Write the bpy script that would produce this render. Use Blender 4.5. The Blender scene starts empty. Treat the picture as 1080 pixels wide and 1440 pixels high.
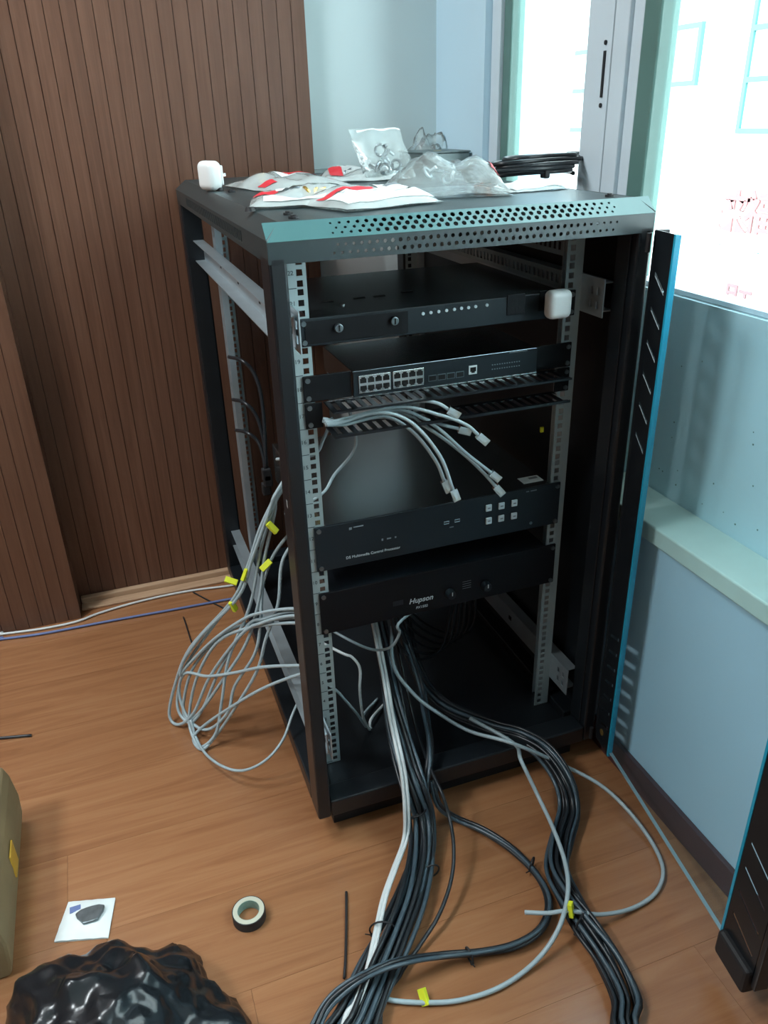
import bpy, math, random
from mathutils import Vector, Matrix, noise
R = math.radians
col = bpy.context.scene.collection
scene = bpy.context.scene

# ---------------------------------------------------------------- camera, sky, lights, exposure
cam_data = bpy.data.cameras.new('camera')
cam = bpy.data.objects.new('camera', cam_data)
col.objects.link(cam)
cam_data.sensor_fit = 'VERTICAL'
cam_data.sensor_height = 24.0
cam_data.lens = 24.0 * 1108.08 / 1440.0
cam_data.clip_start = 0.02
az, el, roll = 0.33324, -0.46540, -0.03166
fwd = Vector((math.sin(az) * math.cos(el), math.cos(az) * math.cos(el), math.sin(el)))
rt0 = Vector((math.cos(az), -math.sin(az), 0))
up0 = rt0.cross(fwd)
rt = rt0 * math.cos(roll) + up0 * math.sin(roll)
up = -rt0 * math.sin(roll) + up0 * math.cos(roll)
mw = Matrix.Identity(4)
for i in range(3):
    mw[i][0], mw[i][1], mw[i][2] = rt[i], up[i], -fwd[i]
mw[0][3], mw[1][3], mw[2][3] = -0.2169, -1.0574, 1.2357
cam.matrix_world = mw
scene.camera = cam

world = bpy.data.worlds.new('overcast_sky')
scene.world = world
world.use_nodes = True
bg = world.node_tree.nodes['Background']
bg.inputs[0].default_value = (0.80, 0.95, 1.0, 1)
bg.inputs[1].default_value = 9.0


def area_light(name, loc, rot, sx, sy, power, color):
    d = bpy.data.lights.new(name, 'AREA')
    d.shape = 'RECTANGLE'
    d.size, d.size_y = sx, sy
    d.energy = power
    d.color = color
    o = bpy.data.objects.new(name, d)
    o.location = loc
    o.rotation_euler = rot
    col.objects.link(o)
    return o


# the ceiling panel lamp over the other half of the room (its housing is built below)
LAMPS = [((-1.95, -0.30), 60, 'square white ceiling panel lamp over the middle of the room'), ((-0.95, 0.50), 34, 'square white ceiling panel lamp close to the panelled wall')]
for (lx, ly), pw, _ in LAMPS:
    area_light('ceiling_panel_glow', (lx, ly, 2.722), (0, 0, 0), 0.56, 0.56, pw, (0.90, 0.97, 1.0))

scene.view_settings.view_transform = 'Standard'
scene.view_settings.look = 'None'
scene.view_settings.gamma = 1.0
scene.view_settings.use_curve_mapping = False
scene.view_settings.exposure = -0.1

# ---------------------------------------------------------------- materials
MATS = {}


def mat(name, c, rough=0.5, metal=0.0, var=0.0, vscale=8.0, bump=0.0, bscale=60.0, spec=0.5, stretch=None, coat=0.0):
    m = bpy.data.materials.new(name)
    m.use_nodes = True
    nt = m.node_tree
    b = nt.nodes['Principled BSDF']
    b.inputs['Base Color'].default_value = (*c, 1)
    b.inputs['Roughness'].default_value = rough
    b.inputs['Metallic'].default_value = metal
    b.inputs['Specular IOR Level'].default_value = spec
    b.inputs['Coat Weight'].default_value = coat
    if var or bump:
        tc = nt.nodes.new('ShaderNodeTexCoord')
        mp = nt.nodes.new('ShaderNodeMapping')
        nt.links.new(tc.outputs['Object'], mp.inputs[0])
        if stretch:
            mp.inputs['Scale'].default_value = stretch
        if var:
            n = nt.nodes.new('ShaderNodeTexNoise')
            n.inputs['Scale'].default_value = vscale
            n.inputs['Detail'].default_value = 5
            nt.links.new(mp.outputs[0], n.inputs['Vector'])
            r = nt.nodes.new('ShaderNodeValToRGB')
            r.color_ramp.elements[0].position = 0.3
            r.color_ramp.elements[1].position = 0.7
            r.color_ramp.elements[0].color = (*[x * (1 - var) for x in c], 1)
            r.color_ramp.elements[1].color = (*[min(1, x * (1 + var)) for x in c], 1)
            nt.links.new(n.outputs[0], r.inputs[0])
            nt.links.new(r.outputs[0], b.inputs['Base Color'])
        if bump:
            n2 = nt.nodes.new('ShaderNodeTexNoise')
            n2.inputs['Scale'].default_value = bscale
            n2.inputs['Detail'].default_value = 4
            nt.links.new(mp.outputs[0], n2.inputs['Vector'])
            bp = nt.nodes.new('ShaderNodeBump')
            bp.inputs['Strength'].default_value = bump
            bp.inputs['Distance'].default_value = 0.004
            nt.links.new(n2.outputs[0], bp.inputs['Height'])
            nt.links.new(bp.outputs[0], b.inputs['Normal'])
    MATS[name] = m
    return m


def wood_mat(name, c0, c1, c2, rough, stretch, scale, per_object=0.25, bump=0.03, spec=0.5):
    m = bpy.data.materials.new(name)
    m.use_nodes = True
    nt = m.node_tree
    L = nt.links.new
    b = nt.nodes['Principled BSDF']
    b.inputs['Roughness'].default_value = rough
    b.inputs['Specular IOR Level'].default_value = spec
    tc = nt.nodes.new('ShaderNodeTexCoord')
    oi = nt.nodes.new('ShaderNodeObjectInfo')
    mul = nt.nodes.new('ShaderNodeVectorMath')
    mul.operation = 'SCALE'
    comb = nt.nodes.new('ShaderNodeCombineXYZ')
    for i in range(3):
        L(oi.outputs['Random'], comb.inputs[i])
    L(comb.outputs[0], mul.inputs[0])
    mul.inputs['Scale'].default_value = 37.0
    add = nt.nodes.new('ShaderNodeVectorMath')
    L(tc.outputs['Object'], add.inputs[0])
    L(mul.outputs[0], add.inputs[1])
    mp = nt.nodes.new('ShaderNodeMapping')
    mp.inputs['Scale'].default_value = stretch
    L(add.outputs[0], mp.inputs[0])
    n = nt.nodes.new('ShaderNodeTexNoise')
    n.inputs['Scale'].default_value = scale
    n.inputs['Detail'].default_value = 8
    n.inputs['Roughness'].default_value = 0.62
    n.inputs['Distortion'].default_value = 1.1
    L(mp.outputs[0], n.inputs['Vector'])
    r = nt.nodes.new('ShaderNodeValToRGB')
    e = r.color_ramp.elements
    e[0].position, e[1].position = 0.30, 0.70
    e[0].color, e[1].color = (*c0, 1), (*c2, 1)
    mid = e.new(0.5)
    mid.color = (*c1, 1)
    L(n.outputs[0], r.inputs[0])
    hs = nt.nodes.new('ShaderNodeHueSaturation')
    ma = nt.nodes.new('ShaderNodeMapRange')
    ma.inputs['To Min'].default_value = 1 - per_object / 2
    ma.inputs['To Max'].default_value = 1 + per_object / 2
    L(oi.outputs['Random'], ma.inputs['Value'])
    L(ma.outputs[0], hs.inputs['Value'])
    L(r.outputs[0], hs.inputs['Color'])
    L(hs.outputs[0], b.inputs['Base Color'])
    bp = nt.nodes.new('ShaderNodeBump')
    bp.inputs['Strength'].default_value = bump
    bp.inputs['Distance'].default_value = 0.003
    L(n.outputs[0], bp.inputs['Height'])
    L(bp.outputs[0], b.inputs['Normal'])
    MATS[name] = m
    return m


def clear_mat(name, tint, film, gloss_rough=0.05, gloss=0.12, film_color=(0.9, 0.95, 0.95), bump=0.0):
    """thin clear sheet: lets light through, with a fresnel-weighted sheen and a little milky film"""
    m = bpy.data.materials.new(name)
    m.use_nodes = True
    nt = m.node_tree
    L = nt.links.new
    nt.nodes.remove(nt.nodes['Principled BSDF'])
    out = nt.nodes['Material Output']
    tr = nt.nodes.new('ShaderNodeBsdfTransparent')
    tr.inputs[0].default_value = (*tint, 1)
    gl = nt.nodes.new('ShaderNodeBsdfGlossy')
    gl.inputs['Roughness'].default_value = gloss_rough
    lw = nt.nodes.new('ShaderNodeLayerWeight')
    lw.inputs[0].default_value = gloss
    df = nt.nodes.new('ShaderNodeBsdfDiffuse')
    df.inputs[0].default_value = (*film_color, 1)
    m1 = nt.nodes.new('ShaderNodeMixShader')
    m1.inputs[0].default_value = film
    L(tr.outputs[0], m1.inputs[1])
    L(df.outputs[0], m1.inputs[2])
    m2 = nt.nodes.new('ShaderNodeMixShader')
    L(lw.outputs['Fresnel'], m2.inputs[0])
    L(m1.outputs[0], m2.inputs[1])
    L(gl.outputs[0], m2.inputs[2])
    L(m2.outputs[0], out.inputs[0])
    if bump:
        tc = nt.nodes.new('ShaderNodeTexCoord')
        n = nt.nodes.new('ShaderNodeTexNoise')
        n.inputs['Scale'].default_value = 45
        n.inputs['Detail'].default_value = 3
        L(tc.outputs['Object'], n.inputs['Vector'])
        bp = nt.nodes.new('ShaderNodeBump')
        bp.inputs['Strength'].default_value = bump
        bp.inputs['Distance'].default_value = 0.01
        L(n.outputs[0], bp.inputs['Height'])
        for s in (gl, df):
            L(bp.outputs[0], s.inputs['Normal'])
    MATS[name] = m
    return m


wood_mat('floor_wood', (0.252, 0.106, 0.045), (0.308, 0.138, 0.061), (0.352, 0.168, 0.078), 0.22, (1.0, 15, 15), 2.6, 0.08, 0.02, 0.85)
wood_mat('panel_wood', (0.105, 0.049, 0.030), (0.130, 0.062, 0.038), (0.155, 0.078, 0.049), 0.33, (26, 26, 1.0), 2.6, 0.07, 0.03)
wood_mat('skirting_wood', (0.36, 0.22, 0.13), (0.45, 0.29, 0.18), (0.52, 0.35, 0.22), 0.5, (1, 12, 12), 3, 0.1)
mat('groove_wood', (0.030, 0.013, 0.008), 0.8)
mat('groove_dark', (0.020, 0.012, 0.008), 0.8)
mat('wall_paint', (0.54, 0.73, 0.84), 0.85, var=0.02, vscale=3, bump=0.02, bscale=180)
mat('wall_paint_far', (0.60, 0.72, 0.73), 0.85, var=0.02, vscale=3)
mat('front_wall_dark', (0.10, 0.14, 0.17), 0.9, var=0.1, vscale=4)  # deep grey-blue wall colour, dark to keep rack reflections and bounce low
mat('ceiling_paint', (0.75, 0.77, 0.76), 0.9, var=0.02)
mat('sill_stone', (0.64, 0.77, 0.69), 0.45, var=0.05, vscale=14)
mat('dusty_tile', (0.58, 0.79, 0.84), 0.8, var=0.03, vscale=5)
mat('brown_skirting', (0.070, 0.026, 0.028), 0.35, var=0.12, vscale=12)
mat('window_white', (0.62, 0.72, 0.78), 0.4, var=0.02)
mat('window_green', (0.10, 0.20, 0.18), 0.4, var=0.04)
mat('rubber_black', (0.012, 0.013, 0.015), 0.6)
clear_mat('window_glass', (0.97, 1.0, 1.0), 0.0, 0.02, 0.06)
clear_mat('door_glass', (0.90, 0.965, 0.985), 0.02, 0.03, 0.035, (0.5, 0.75, 0.85))
mat('glass_edge_blue', (0.02, 0.33, 0.50), 0.2, var=0.05)
mat('rack_black', (0.007, 0.010, 0.013), 0.36, bump=0.02, bscale=500, var=0.1, vscale=20)
mat('cap_black', (0.022, 0.036, 0.040), 0.36, var=0.08, vscale=12, bump=0.02, bscale=500)
mat('cap_sheen', (0.066, 0.165, 0.170), 0.32, var=0.06, vscale=8)  # front chamfer only: overhead reflection put into a lighter teal colour
mat('bright_wall_white', (0.90, 0.92, 0.90), 0.6, var=0.02)  # window light on the lower wall, put into a whiter colour
mat('zinc', (0.52, 0.60, 0.64), 0.38, 0.75, var=0.07, vscale=14)
mat('zinc_dull', (0.38, 0.48, 0.50), 0.45, 0.45, var=0.05, vscale=20)
mat('chrome', (0.75, 0.77, 0.78), 0.18, 1.0, var=0.03)
mat('device_black', (0.006, 0.008, 0.011), 0.34, bump=0.015, bscale=600, var=0.08, vscale=15)
mat('device_top', (0.030, 0.038, 0.043), 0.22, bump=0.01, bscale=500, var=0.06, vscale=10)
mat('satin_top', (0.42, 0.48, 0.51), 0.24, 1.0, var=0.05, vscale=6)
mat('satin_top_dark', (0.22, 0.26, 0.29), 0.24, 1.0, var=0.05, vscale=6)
mat('device_face', (0.010, 0.017, 0.023), 0.42, spec=0.35, var=0.06, vscale=15)
mat('device_face_dark', (0.003, 0.004, 0.006), 0.5, spec=0.25, var=0.06, vscale=15)
mat('hole_black', (0.004, 0.004, 0.005), 0.8)
mat('print_white', (0.55, 0.60, 0.62), 0.6)
mat('print_grey', (0.22, 0.25, 0.27), 0.6)
mat('number_dark', (0.03, 0.04, 0.05), 0.6)
mat('button_white', (0.62, 0.72, 0.76), 0.4, var=0.03)
mat('white_plastic', (0.78, 0.82, 0.82), 0.3, var=0.02, vscale=10)
mat('paper_white', (0.74, 0.79, 0.79), 0.6, var=0.05, vscale=30)
mat('paper_grey', (0.48, 0.54, 0.54), 0.6, var=0.05, vscale=30)
mat('cable_grey', (0.36, 0.45, 0.48), 0.38, var=0.05, vscale=20)
mat('cable_white', (0.62, 0.66, 0.66), 0.4, var=0.04, vscale=20)
mat('cable_blue', (0.12, 0.17, 0.36), 0.45, var=0.05)
mat('cable_black', (0.014, 0.018, 0.022), 0.33, var=0.1, vscale=40)
mat('cable_bluish', (0.050, 0.078, 0.098), 0.30, var=0.1, vscale=40)
mat('tag_yellow', (0.72, 0.78, 0.03), 0.5, var=0.05, vscale=60)
mat('red_print', (0.62, 0.03, 0.045), 0.5, var=0.05)
mat('gold', (0.70, 0.50, 0.16), 0.3, 0.9, var=0.05)
mat('steel_dark', (0.20, 0.24, 0.26), 0.3, 0.9, var=0.2, vscale=60)
mat('box_grey', (0.14, 0.18, 0.18), 0.4, 0.4, var=0.08)
mat('orange_sponge', (0.42, 0.15, 0.075), 0.8, var=0.2, vscale=200, bump=0.4, bscale=300)
mat('bag_black', (0.010, 0.013, 0.016), 0.24, bump=0.3, bscale=30, var=0.1)
mat('cardboard', (0.22, 0.165, 0.085), 0.75, var=0.14, vscale=9, bump=0.05, bscale=80)
mat('cardboard_tape', (0.55, 0.33, 0.04), 0.4, var=0.1)
mat('tape_green', (0.22, 0.34, 0.29), 0.6, var=0.2, vscale=80)
mat('tape_cream', (0.50, 0.50, 0.40), 0.6, var=0.08)
mat('facade', (0.82, 0.80, 0.77), 0.9, var=0.03, vscale=0.7)
mat('facade_frame', (0.075, 0.20, 0.19), 0.6, var=0.03)
mat('facade_glass', (0.62, 0.80, 0.80), 0.15, var=0.05)
mat('facade_red', (0.27, 0.105, 0.105), 0.6)
mat('street', (0.45, 0.46, 0.45), 0.9, var=0.1, vscale=1)
clear_mat('bag_clear', (0.96, 0.99, 0.99), 0.17, 0.12, 0.20, (0.86, 0.95, 0.94), 0.6)
clear_mat('bag_milky', (0.95, 0.99, 0.99), 0.42, 0.12, 0.20, (0.86, 0.95, 0.94), 0.5)
clear_mat('plug_clear', (0.90, 0.96, 0.98), 0.42, 0.08, 0.22, (0.75, 0.84, 0.86))


# ---------------------------------------------------------------- mesh helpers
class B:
    def __init__(self):
        self.v, self.f = [], []

    def add(self, vs, fs):
        o = len(self.v)
        self.v += [tuple(x) for x in vs]
        self.f += [tuple(i + o for i in f) for f in fs]
        return self

    def box(self, x0, x1, y0, y1, z0, z1):
        return self.add([(x0, y0, z0), (x1, y0, z0), (x1, y1, z0), (x0, y1, z0), (x0, y0, z1), (x1, y0, z1), (x1, y1, z1), (x0, y1, z1)],
                        [(0, 3, 2, 1), (4, 5, 6, 7), (0, 1, 5, 4), (1, 2, 6, 5), (2, 3, 7, 6), (3, 0, 4, 7)])

    def obox(self, c, u, v, w, a, b_, h):
        """oriented box: centre c, unit axes u v w, full sizes a b h"""
        c, u, v, w = Vector(c), Vector(u), Vector(v), Vector(w)
        P = [c + u * (i * a / 2) + v * (j * b_ / 2) + w * (k * h / 2) for k in (-1, 1) for i, j in ((-1, -1), (1, -1), (1, 1), (-1, 1))]
        return self.add(P, [(0, 3, 2, 1), (4, 5, 6, 7), (0, 1, 5, 4), (1, 2, 6, 5), (2, 3, 7, 6), (3, 0, 4, 7)])

    def prism(self, poly, ax, d0, d1):
        """polygon (a,b) extruded along axis 'x','y','z'"""
        n = len(poly)

        def P(a, b, d):
            return {'x': (d, a, b), 'y': (a, d, b), 'z': (a, b, d)}[ax]
        vs = [P(a, b, d0) for a, b in poly] + [P(a, b, d1) for a, b in poly]
        fs = [tuple(range(n))[::-1], tuple(range(n, 2 * n))] + [(i, (i + 1) % n, n + (i + 1) % n, n + i) for i in range(n)]
        return self.add(vs, fs)

    def cyl(self, p0, p1, r, n=14, r1=None):
        p0, p1 = Vector(p0), Vector(p1)
        d = (p1 - p0).normalized()
        u = d.orthogonal().normalized()
        w = d.cross(u)
        r1 = r if r1 is None else r1
        vs = [p0 + (u * math.cos(2 * math.pi * i / n) + w * math.sin(2 * math.pi * i / n)) * r for i in range(n)]
        vs += [p1 + (u * math.cos(2 * math.pi * i / n) + w * math.sin(2 * math.pi * i / n)) * r1 for i in range(n)]
        return self.add(vs, [tuple(range(n))[::-1], tuple(range(n, 2 * n))] + [(i, (i + 1) % n, n + (i + 1) % n, n + i) for i in range(n)])

    def ring(self, c, ro, ri, h, n=40):
        x, y, z = c
        vs = []
        for rr, zz in ((ri, z), (ro, z), (ro, z + h), (ri, z + h)):
            vs += [(x + rr * math.cos(2 * math.pi * i / n), y + rr * math.sin(2 * math.pi * i / n), zz) for i in range(n)]
        fs = []
        for k in range(4):
            for i in range(n):
                j = (i + 1) % n
                a, b_ = k * n, ((k + 1) % 4) * n
                fs.append((a + i, b_ + i, b_ + j, a + j))
        return self.add(vs, fs)

    def tube(self, pts, r, n=8, sub=6, closed=False):
        P = spline(pts, sub) if sub else [Vector(p) for p in pts]
        u = None
        vs = []
        m = len(P)
        for i, p in enumerate(P):
            t = (P[min(i + 1, m - 1)] - P[max(i - 1, 0)])
            if t.length < 1e-9:
                t = Vector((0, 0, 1))
            t.normalize()
            if u is None:
                u = t.orthogonal().normalized()
            else:
                u = (u - t * u.dot(t))
                u = u.normalized() if u.length > 1e-6 else t.orthogonal().normalized()
            w = t.cross(u)
            vs += [p + (u * math.cos(2 * math.pi * k / n) + w * math.sin(2 * math.pi * k / n)) * r for k in range(n)]
        fs = [tuple(range(n))[::-1], tuple(range((m - 1) * n, m * n))]
        for i in range(m - 1):
            for k in range(n):
                k2 = (k + 1) % n
                fs.append((i * n + k, i * n + k2, (i + 1) * n + k2, (i + 1) * n + k))
        return self.add(vs, fs)


def spline(pts, sub):
    P = [Vector(p) for p in pts]
    if len(P) < 3:
        return P
    Q = [P[0] * 2 - P[1]] + P + [P[-1] * 2 - P[-2]]
    out = []
    for i in range(1, len(Q) - 2):
        a, b, c, d = Q[i - 1], Q[i], Q[i + 1], Q[i + 2]
        for s in range(sub):
            t = s / sub
            out.append(0.5 * ((2 * b) + (c - a) * t + (2 * a - 5 * b + 4 * c - d) * t * t + (3 * b - a - 3 * c + d) * t ** 3))
    out.append(P[-1])
    return out


ORG = {}


def tag(o, label=None, cat=None, group=None, kind=None):
    if label:
        o['label'] = label
    if cat:
        o['category'] = cat
    if group:
        o['group'] = group
    if kind:
        o['kind'] = kind
    return o


def thing(name, loc, label=None, cat=None, group=None, kind=None):
    o = bpy.data.objects.new(name, None)
    o.empty_display_size = 0.05
    o.location = loc
    col.objects.link(o)
    ORG[o.name] = Vector(loc)
    return tag(o, label, cat, group, kind)


def obj(name, b, m, parent=None, smooth=False, bevel=0.0, seg=2, solid=0.0, subsurf=0):
    vs = b.v
    if parent is not None:
        org = ORG[parent.name]
        me = bpy.data.meshes.new(name)
        lo = [min(v[i] for v in vs) for i in range(3)]
        hi = [max(v[i] for v in vs) for i in range(3)]
        c = Vector([(lo[i] + hi[i]) / 2 for i in range(3)])
    else:
        org = Vector((0, 0, 0))
        me = bpy.data.meshes.new(name)
        lo = [min(v[i] for v in vs) for i in range(3)]
        hi = [max(v[i] for v in vs) for i in range(3)]
        c = Vector(((lo[0] + hi[0]) / 2, (lo[1] + hi[1]) / 2, lo[2]))
    me.from_pydata([(v[0] - c[0], v[1] - c[1], v[2] - c[2]) for v in vs], [], b.f)
    me.materials.append(MATS[m])
    if smooth:
        me.polygons.foreach_set('use_smooth', [True] * len(me.polygons))
    me.update()
    o = bpy.data.objects.new(name, me)
    col.objects.link(o)
    o.parent = parent
    o.location = c - org
    ORG[o.name] = c
    if solid:
        md = o.modifiers.new('thickness', 'SOLIDIFY')
        md.thickness = solid
        md.offset = 0
    if bevel:
        md = o.modifiers.new('edge', 'BEVEL')
        md.width = bevel
        md.segments = seg
        md.limit_method = 'ANGLE'
        md.angle_limit = R(35)
    if subsurf:
        md = o.modifiers.new('smooth', 'SUBSURF')
        md.levels = md.render_levels = subsurf
    return o


def dup(o, parent, world_loc, rot=None):
    c = o.copy()
    col.objects.link(c)
    c.parent = parent
    c.location = Vector(world_loc) - (ORG[parent.name] if parent else Vector((0, 0, 0)))
    ORG[c.name] = Vector(world_loc)
    if rot is not None:
        c.rotation_euler = rot
    return c


def text(name, body, size, loc, rot, m, parent=None, extrude=0.0003, align='CENTER', shear=0.0, bold=0.0):
    d = bpy.data.curves.new(name, 'FONT')
    d.body = body
    d.size = size
    d.align_x = align
    d.align_y = 'CENTER'
    d.extrude = extrude
    d.shear = shear
    d.offset = bold
    d.resolution_u = 3
    d.materials.append(MATS[m])
    tmp = bpy.data.objects.new('lettering', d)
    col.objects.link(tmp)
    dg = bpy.context.evaluated_depsgraph_get()
    me = bpy.data.meshes.new_from_object(tmp.evaluated_get(dg))
    bpy.data.objects.remove(tmp)
    me.name = name
    if not me.materials:
        me.materials.append(MATS[m])
    o = bpy.data.objects.new(name, me)
    col.objects.link(o)
    o.parent = parent
    o.location = Vector(loc) - (ORG[parent.name] if parent else Vector((0, 0, 0)))
    o.rotation_euler = rot
    ORG[o.name] = Vector(loc)
    return o


def slotted(O, u, v, w, h, cuts):
    """flat sheet at O spanned by u*w, v*h with rectangular cut-outs [(a0,a1,b0,b1)]"""
    O, u, v = Vector(O), Vector(u), Vector(v)
    xs = sorted({0, w, *[round(c[0], 6) for c in cuts], *[round(c[1], 6) for c in cuts]})
    ys = sorted({0, h, *[round(c[2], 6) for c in cuts], *[round(c[3], 6) for c in cuts]})
    b = B()
    idx = {}

    def V(i, j):
        if (i, j) not in idx:
            idx[(i, j)] = len(b.v)
            b.v.append(tuple(O + u * xs[i] + v * ys[j]))
        return idx[(i, j)]
    for i in range(len(xs) - 1):
        mx = (xs[i] + xs[i + 1]) / 2
        cc = [c for c in cuts if c[0] < mx < c[1]]
        for j in range(len(ys) - 1):
            my = (ys[j] + ys[j + 1]) / 2
            if not any(c[2] < my < c[3] for c in cc):
                b.f.append((V(i, j), V(i + 1, j), V(i + 1, j + 1), V(i, j + 1)))
    return b


def perforated(O, u, v, w, h, u0, u1, rows, pitch, radius):
    """flat sheet with rows of round holes between u0 and u1"""
    O, u, v = Vector(O), Vector(u), Vector(v)
    b = B()

    def P(a, c):
        return tuple(O + u * a + v * c)

    def quad(a0, a1, c0, c1):
        b.add([P(a0, c0), P(a1, c0), P(a1, c1), P(a0, c1)], [(0, 1, 2, 3)])
    rh = (h * 0.76) / rows
    m0 = h * 0.12
    quad(0, w, 0, m0)
    quad(0, w, h - m0, h)
    n = int((u1 - u0) / pitch)
    for r in range(rows):
        c0 = m0 + r * rh
        off = (pitch / 2 if r % 2 else 0)
        quad(0, u0 + off, c0, c0 + rh)
        quad(u0 + off + n * pitch, w, c0, c0 + rh)
        for i in range(n):
            a0 = u0 + off + i * pitch
            ca, cc = a0 + pitch / 2, c0 + rh / 2
            rad = radius((ca - u0) / (u1 - u0))
            outer = [(a0 + pitch, cc), (a0 + pitch, c0 + rh), (ca, c0 + rh), (a0, c0 + rh), (a0, cc), (a0, c0), (ca, c0), (a0 + pitch, c0)]
            inner = [(ca + rad * math.cos(k * math.pi / 4), cc + rad * math.sin(k * math.pi / 4)) for k in range(8)]
            b.add([P(*q) for q in outer + inner], [(k, (k + 1) % 8, 8 + (k + 1) % 8, 8 + k) for k in range(8)])
    return b


# ================================================================= the room
floor = thing('floor', (-1.0, -1.0, 0), 'reddish brown wood laminate floor of long planks', kind='structure')
obj('subfloor', B().box(-2.8, 0.95, -3.2, 1.36, -0.05, -0.0125), 'groove_dark', floor)
random.seed(3)
PW, PL = 0.19, 1.21
plank_me = None
row = 0
y = 1.09
while y > -3.2:
    x = -2.8 - random.random() * PL
    while x < 0.64:
        x0, x1 = max(x, -2.8), min(x + PL, 0.64)
        if x1 - x0 > 0.02:
            obj('plank', B().box(x0 + 0.0002, x1 - 0.0002, y - PW + 0.0002, y - 0.0002, -0.012, 0), 'floor_wood', floor)
        x += PL
    y -= PW

wall_back = thing('wall_back', (-0.3, 1.12, 0), 'dark wood strip panelling ending at a pale blue painted corner', kind='structure')
obj('plaster', B().box(-2.8, 0.95, 1.10, 1.22, 0, 2.75), 'wall_paint_far', wall_back)
obj('bright_wall_sheet', B().box(0.364, 0.711, 1.095, 1.0995, 0, 0.97), 'bright_wall_white', wall_back)  # added sheet: brightness of the wall behind the rack painted in white
obj('backing_board', B().box(-2.8, 0.352, 1.070, 1.099, 0, 2.75), 'groove_wood', wall_back)
SP = 0.0341
x = 0.360
while x > -0.45:
    obj('panel_strip', B().box(x - SP + 0.0008, x - 0.0008, 1.066, 1.0698, 0.0, 2.75), 'panel_wood', wall_back)
    x -= SP
obj('plain_panel', B().box(-2.8, x - 0.001, 1.067, 1.0698, 0, 2.75), 'panel_wood', wall_back)

pier = thing('trim_1', (-0.8, 1.0, 0), 'projecting wood-strip pilaster standing out from the panelled wall', kind='structure')
obj('core', B().box(-1.6, -0.428, 0.982, 1.064, 0, 2.75), 'groove_wood', pier)
x = -0.420
while x > -1.58:
    obj('panel_strip', B().box(x - SP + 0.0008, x - 0.0008, 0.978, 0.9818, 0.0, 2.75), 'panel_wood', pier)
    x -= SP
obj('side_strip', B().box(-0.428, -0.4212, 0.9795, 1.064, 0, 2.75), 'panel_wood', pier)

sk = thing('baseboard_back', (0.1, 1.05, 0), 'pale wood floor edging along the foot of the panelled wall', kind='structure')
obj('edging_strip', B().box(-0.418, 0.36, 1.046, 1.065, 0.0005, 0.022), 'skirting_wood', sk, bevel=0.003)
obj('floor_strip', B().box(-0.418, 0.36, 1.012, 1.045, 0.0005, 0.007), 'skirting_wood', sk, bevel=0.002)

wr = thing('wall_right', (0.7, -1, 0), 'pale blue painted wall below and beside the big window', kind='structure')
obj('lower_wall', B().box(0.640, 0.723, -3.2, 0.82, 0, 0.545), 'wall_paint', wr)
obj('window_breast', B().box(0.724, 0.80, -3.2, 0.82, 0.0, 0.943), 'dusty_tile', wr)
obj('corner_wall', B().box(0.712, 0.95, 0.8205, 1.10, 0, 2.75), 'wall_paint', wr)
obj('head_wall', B().box(0.712, 0.86, -3.2, 0.82, 2.30, 2.75), 'wall_paint', wr)
random.seed(8)
for i in range(26):
    yy, zz = -0.36 + 0.42 * random.random(), 0.60 + 0.30 * random.random() ** 1.6
    s = 0.0010 + 0.0008 * random.random()
    obj('dirt_speck', B().cyl((0.7242, yy, zz), (0.7236, yy, zz), s, 6), 'window_green', wr)
bs = thing('baseboard_right', (0.63, -1, 0), 'dark brown skirting along the foot of the window wall', kind='structure')
obj('skirting_board', B().box(0.629, 0.6398, -3.2, 0.9, 0.0005, 0.060), 'brown_skirting', bs, bevel=0.002)
obj('window_sill', B().box(0.626, 0.7235, -3.2, 0.82, 0.5455, 0.5795), 'sill_stone', bevel=0.003)['kind'] = 'structure'
bpy.data.objects['window_sill']['label'] = 'cream green stone window sill along the window wall'

win = thing('window_1', (0.75, 0.2, 0.943), 'tall white and green framed window, washed out by daylight', kind='structure')
XA, XB = 0.728, 0.775
obj('jamb', B().box(XA, XB, 0.778, 0.8195, 0.944, 2.299), 'window_white', win, bevel=0.002)
obj('sash_bar', B().box(XA + 0.008, XB - 0.005, 0.742, 0.777, 0.944, 2.299), 'window_green', win, bevel=0.003)
obj('mullion', B().box(XA - 0.004, XB, 0.338, 0.418, 0.944, 2.299), 'window_white', win, bevel=0.002)
obj('mullion', B().box(XA - 0.004, XB, 0.292, 0.335, 0.944, 2.299), 'window_white', win, bevel=0.002)
obj('gasket', B().box(XA - 0.001, XB - 0.01, 0.335, 0.338, 0.944, 2.299), 'rubber_black', win)
obj('sash_edge', B().box(XA + 0.004, XB, 0.262, 0.2915, 0.944, 2.299), 'window_white', win, bevel=0.002)
obj('sash_bar', B().box(XA + 0.002, XB - 0.005, 0.215, 0.2615, 0.944, 2.299), 'window_green', win, bevel=0.004)
obj('bottom_rail', B().box(XA + 0.006, XB, -3.2, 0.2145, 0.944, 0.952), 'window_white', win)
obj('bottom_rail', B().box(XA + 0.006, XB, 0.4185, 0.7415, 0.944, 0.96), 'window_white', win)
obj('lock_slot', B().box(XA - 0.0065, XA - 0.0042, 0.352, 0.358, 1.255, 1.330), 'rubber_black', win)
for zz in (1.242, 1.343):
    obj('lock_screw', B().cyl((XA - 0.0065, 0.355, zz), (XA - 0.0042, 0.355, zz), 0.004, 10), 'rubber_black', win)
obj('window_pane', B().box(0.752, 0.757, 0.4185, 0.7415, 0.96, 2.299), 'window_glass', win)
obj('window_pane', B().box(0.752, 0.757, -3.2, 0.2145, 0.952, 2.299), 'window_glass', win)

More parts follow.
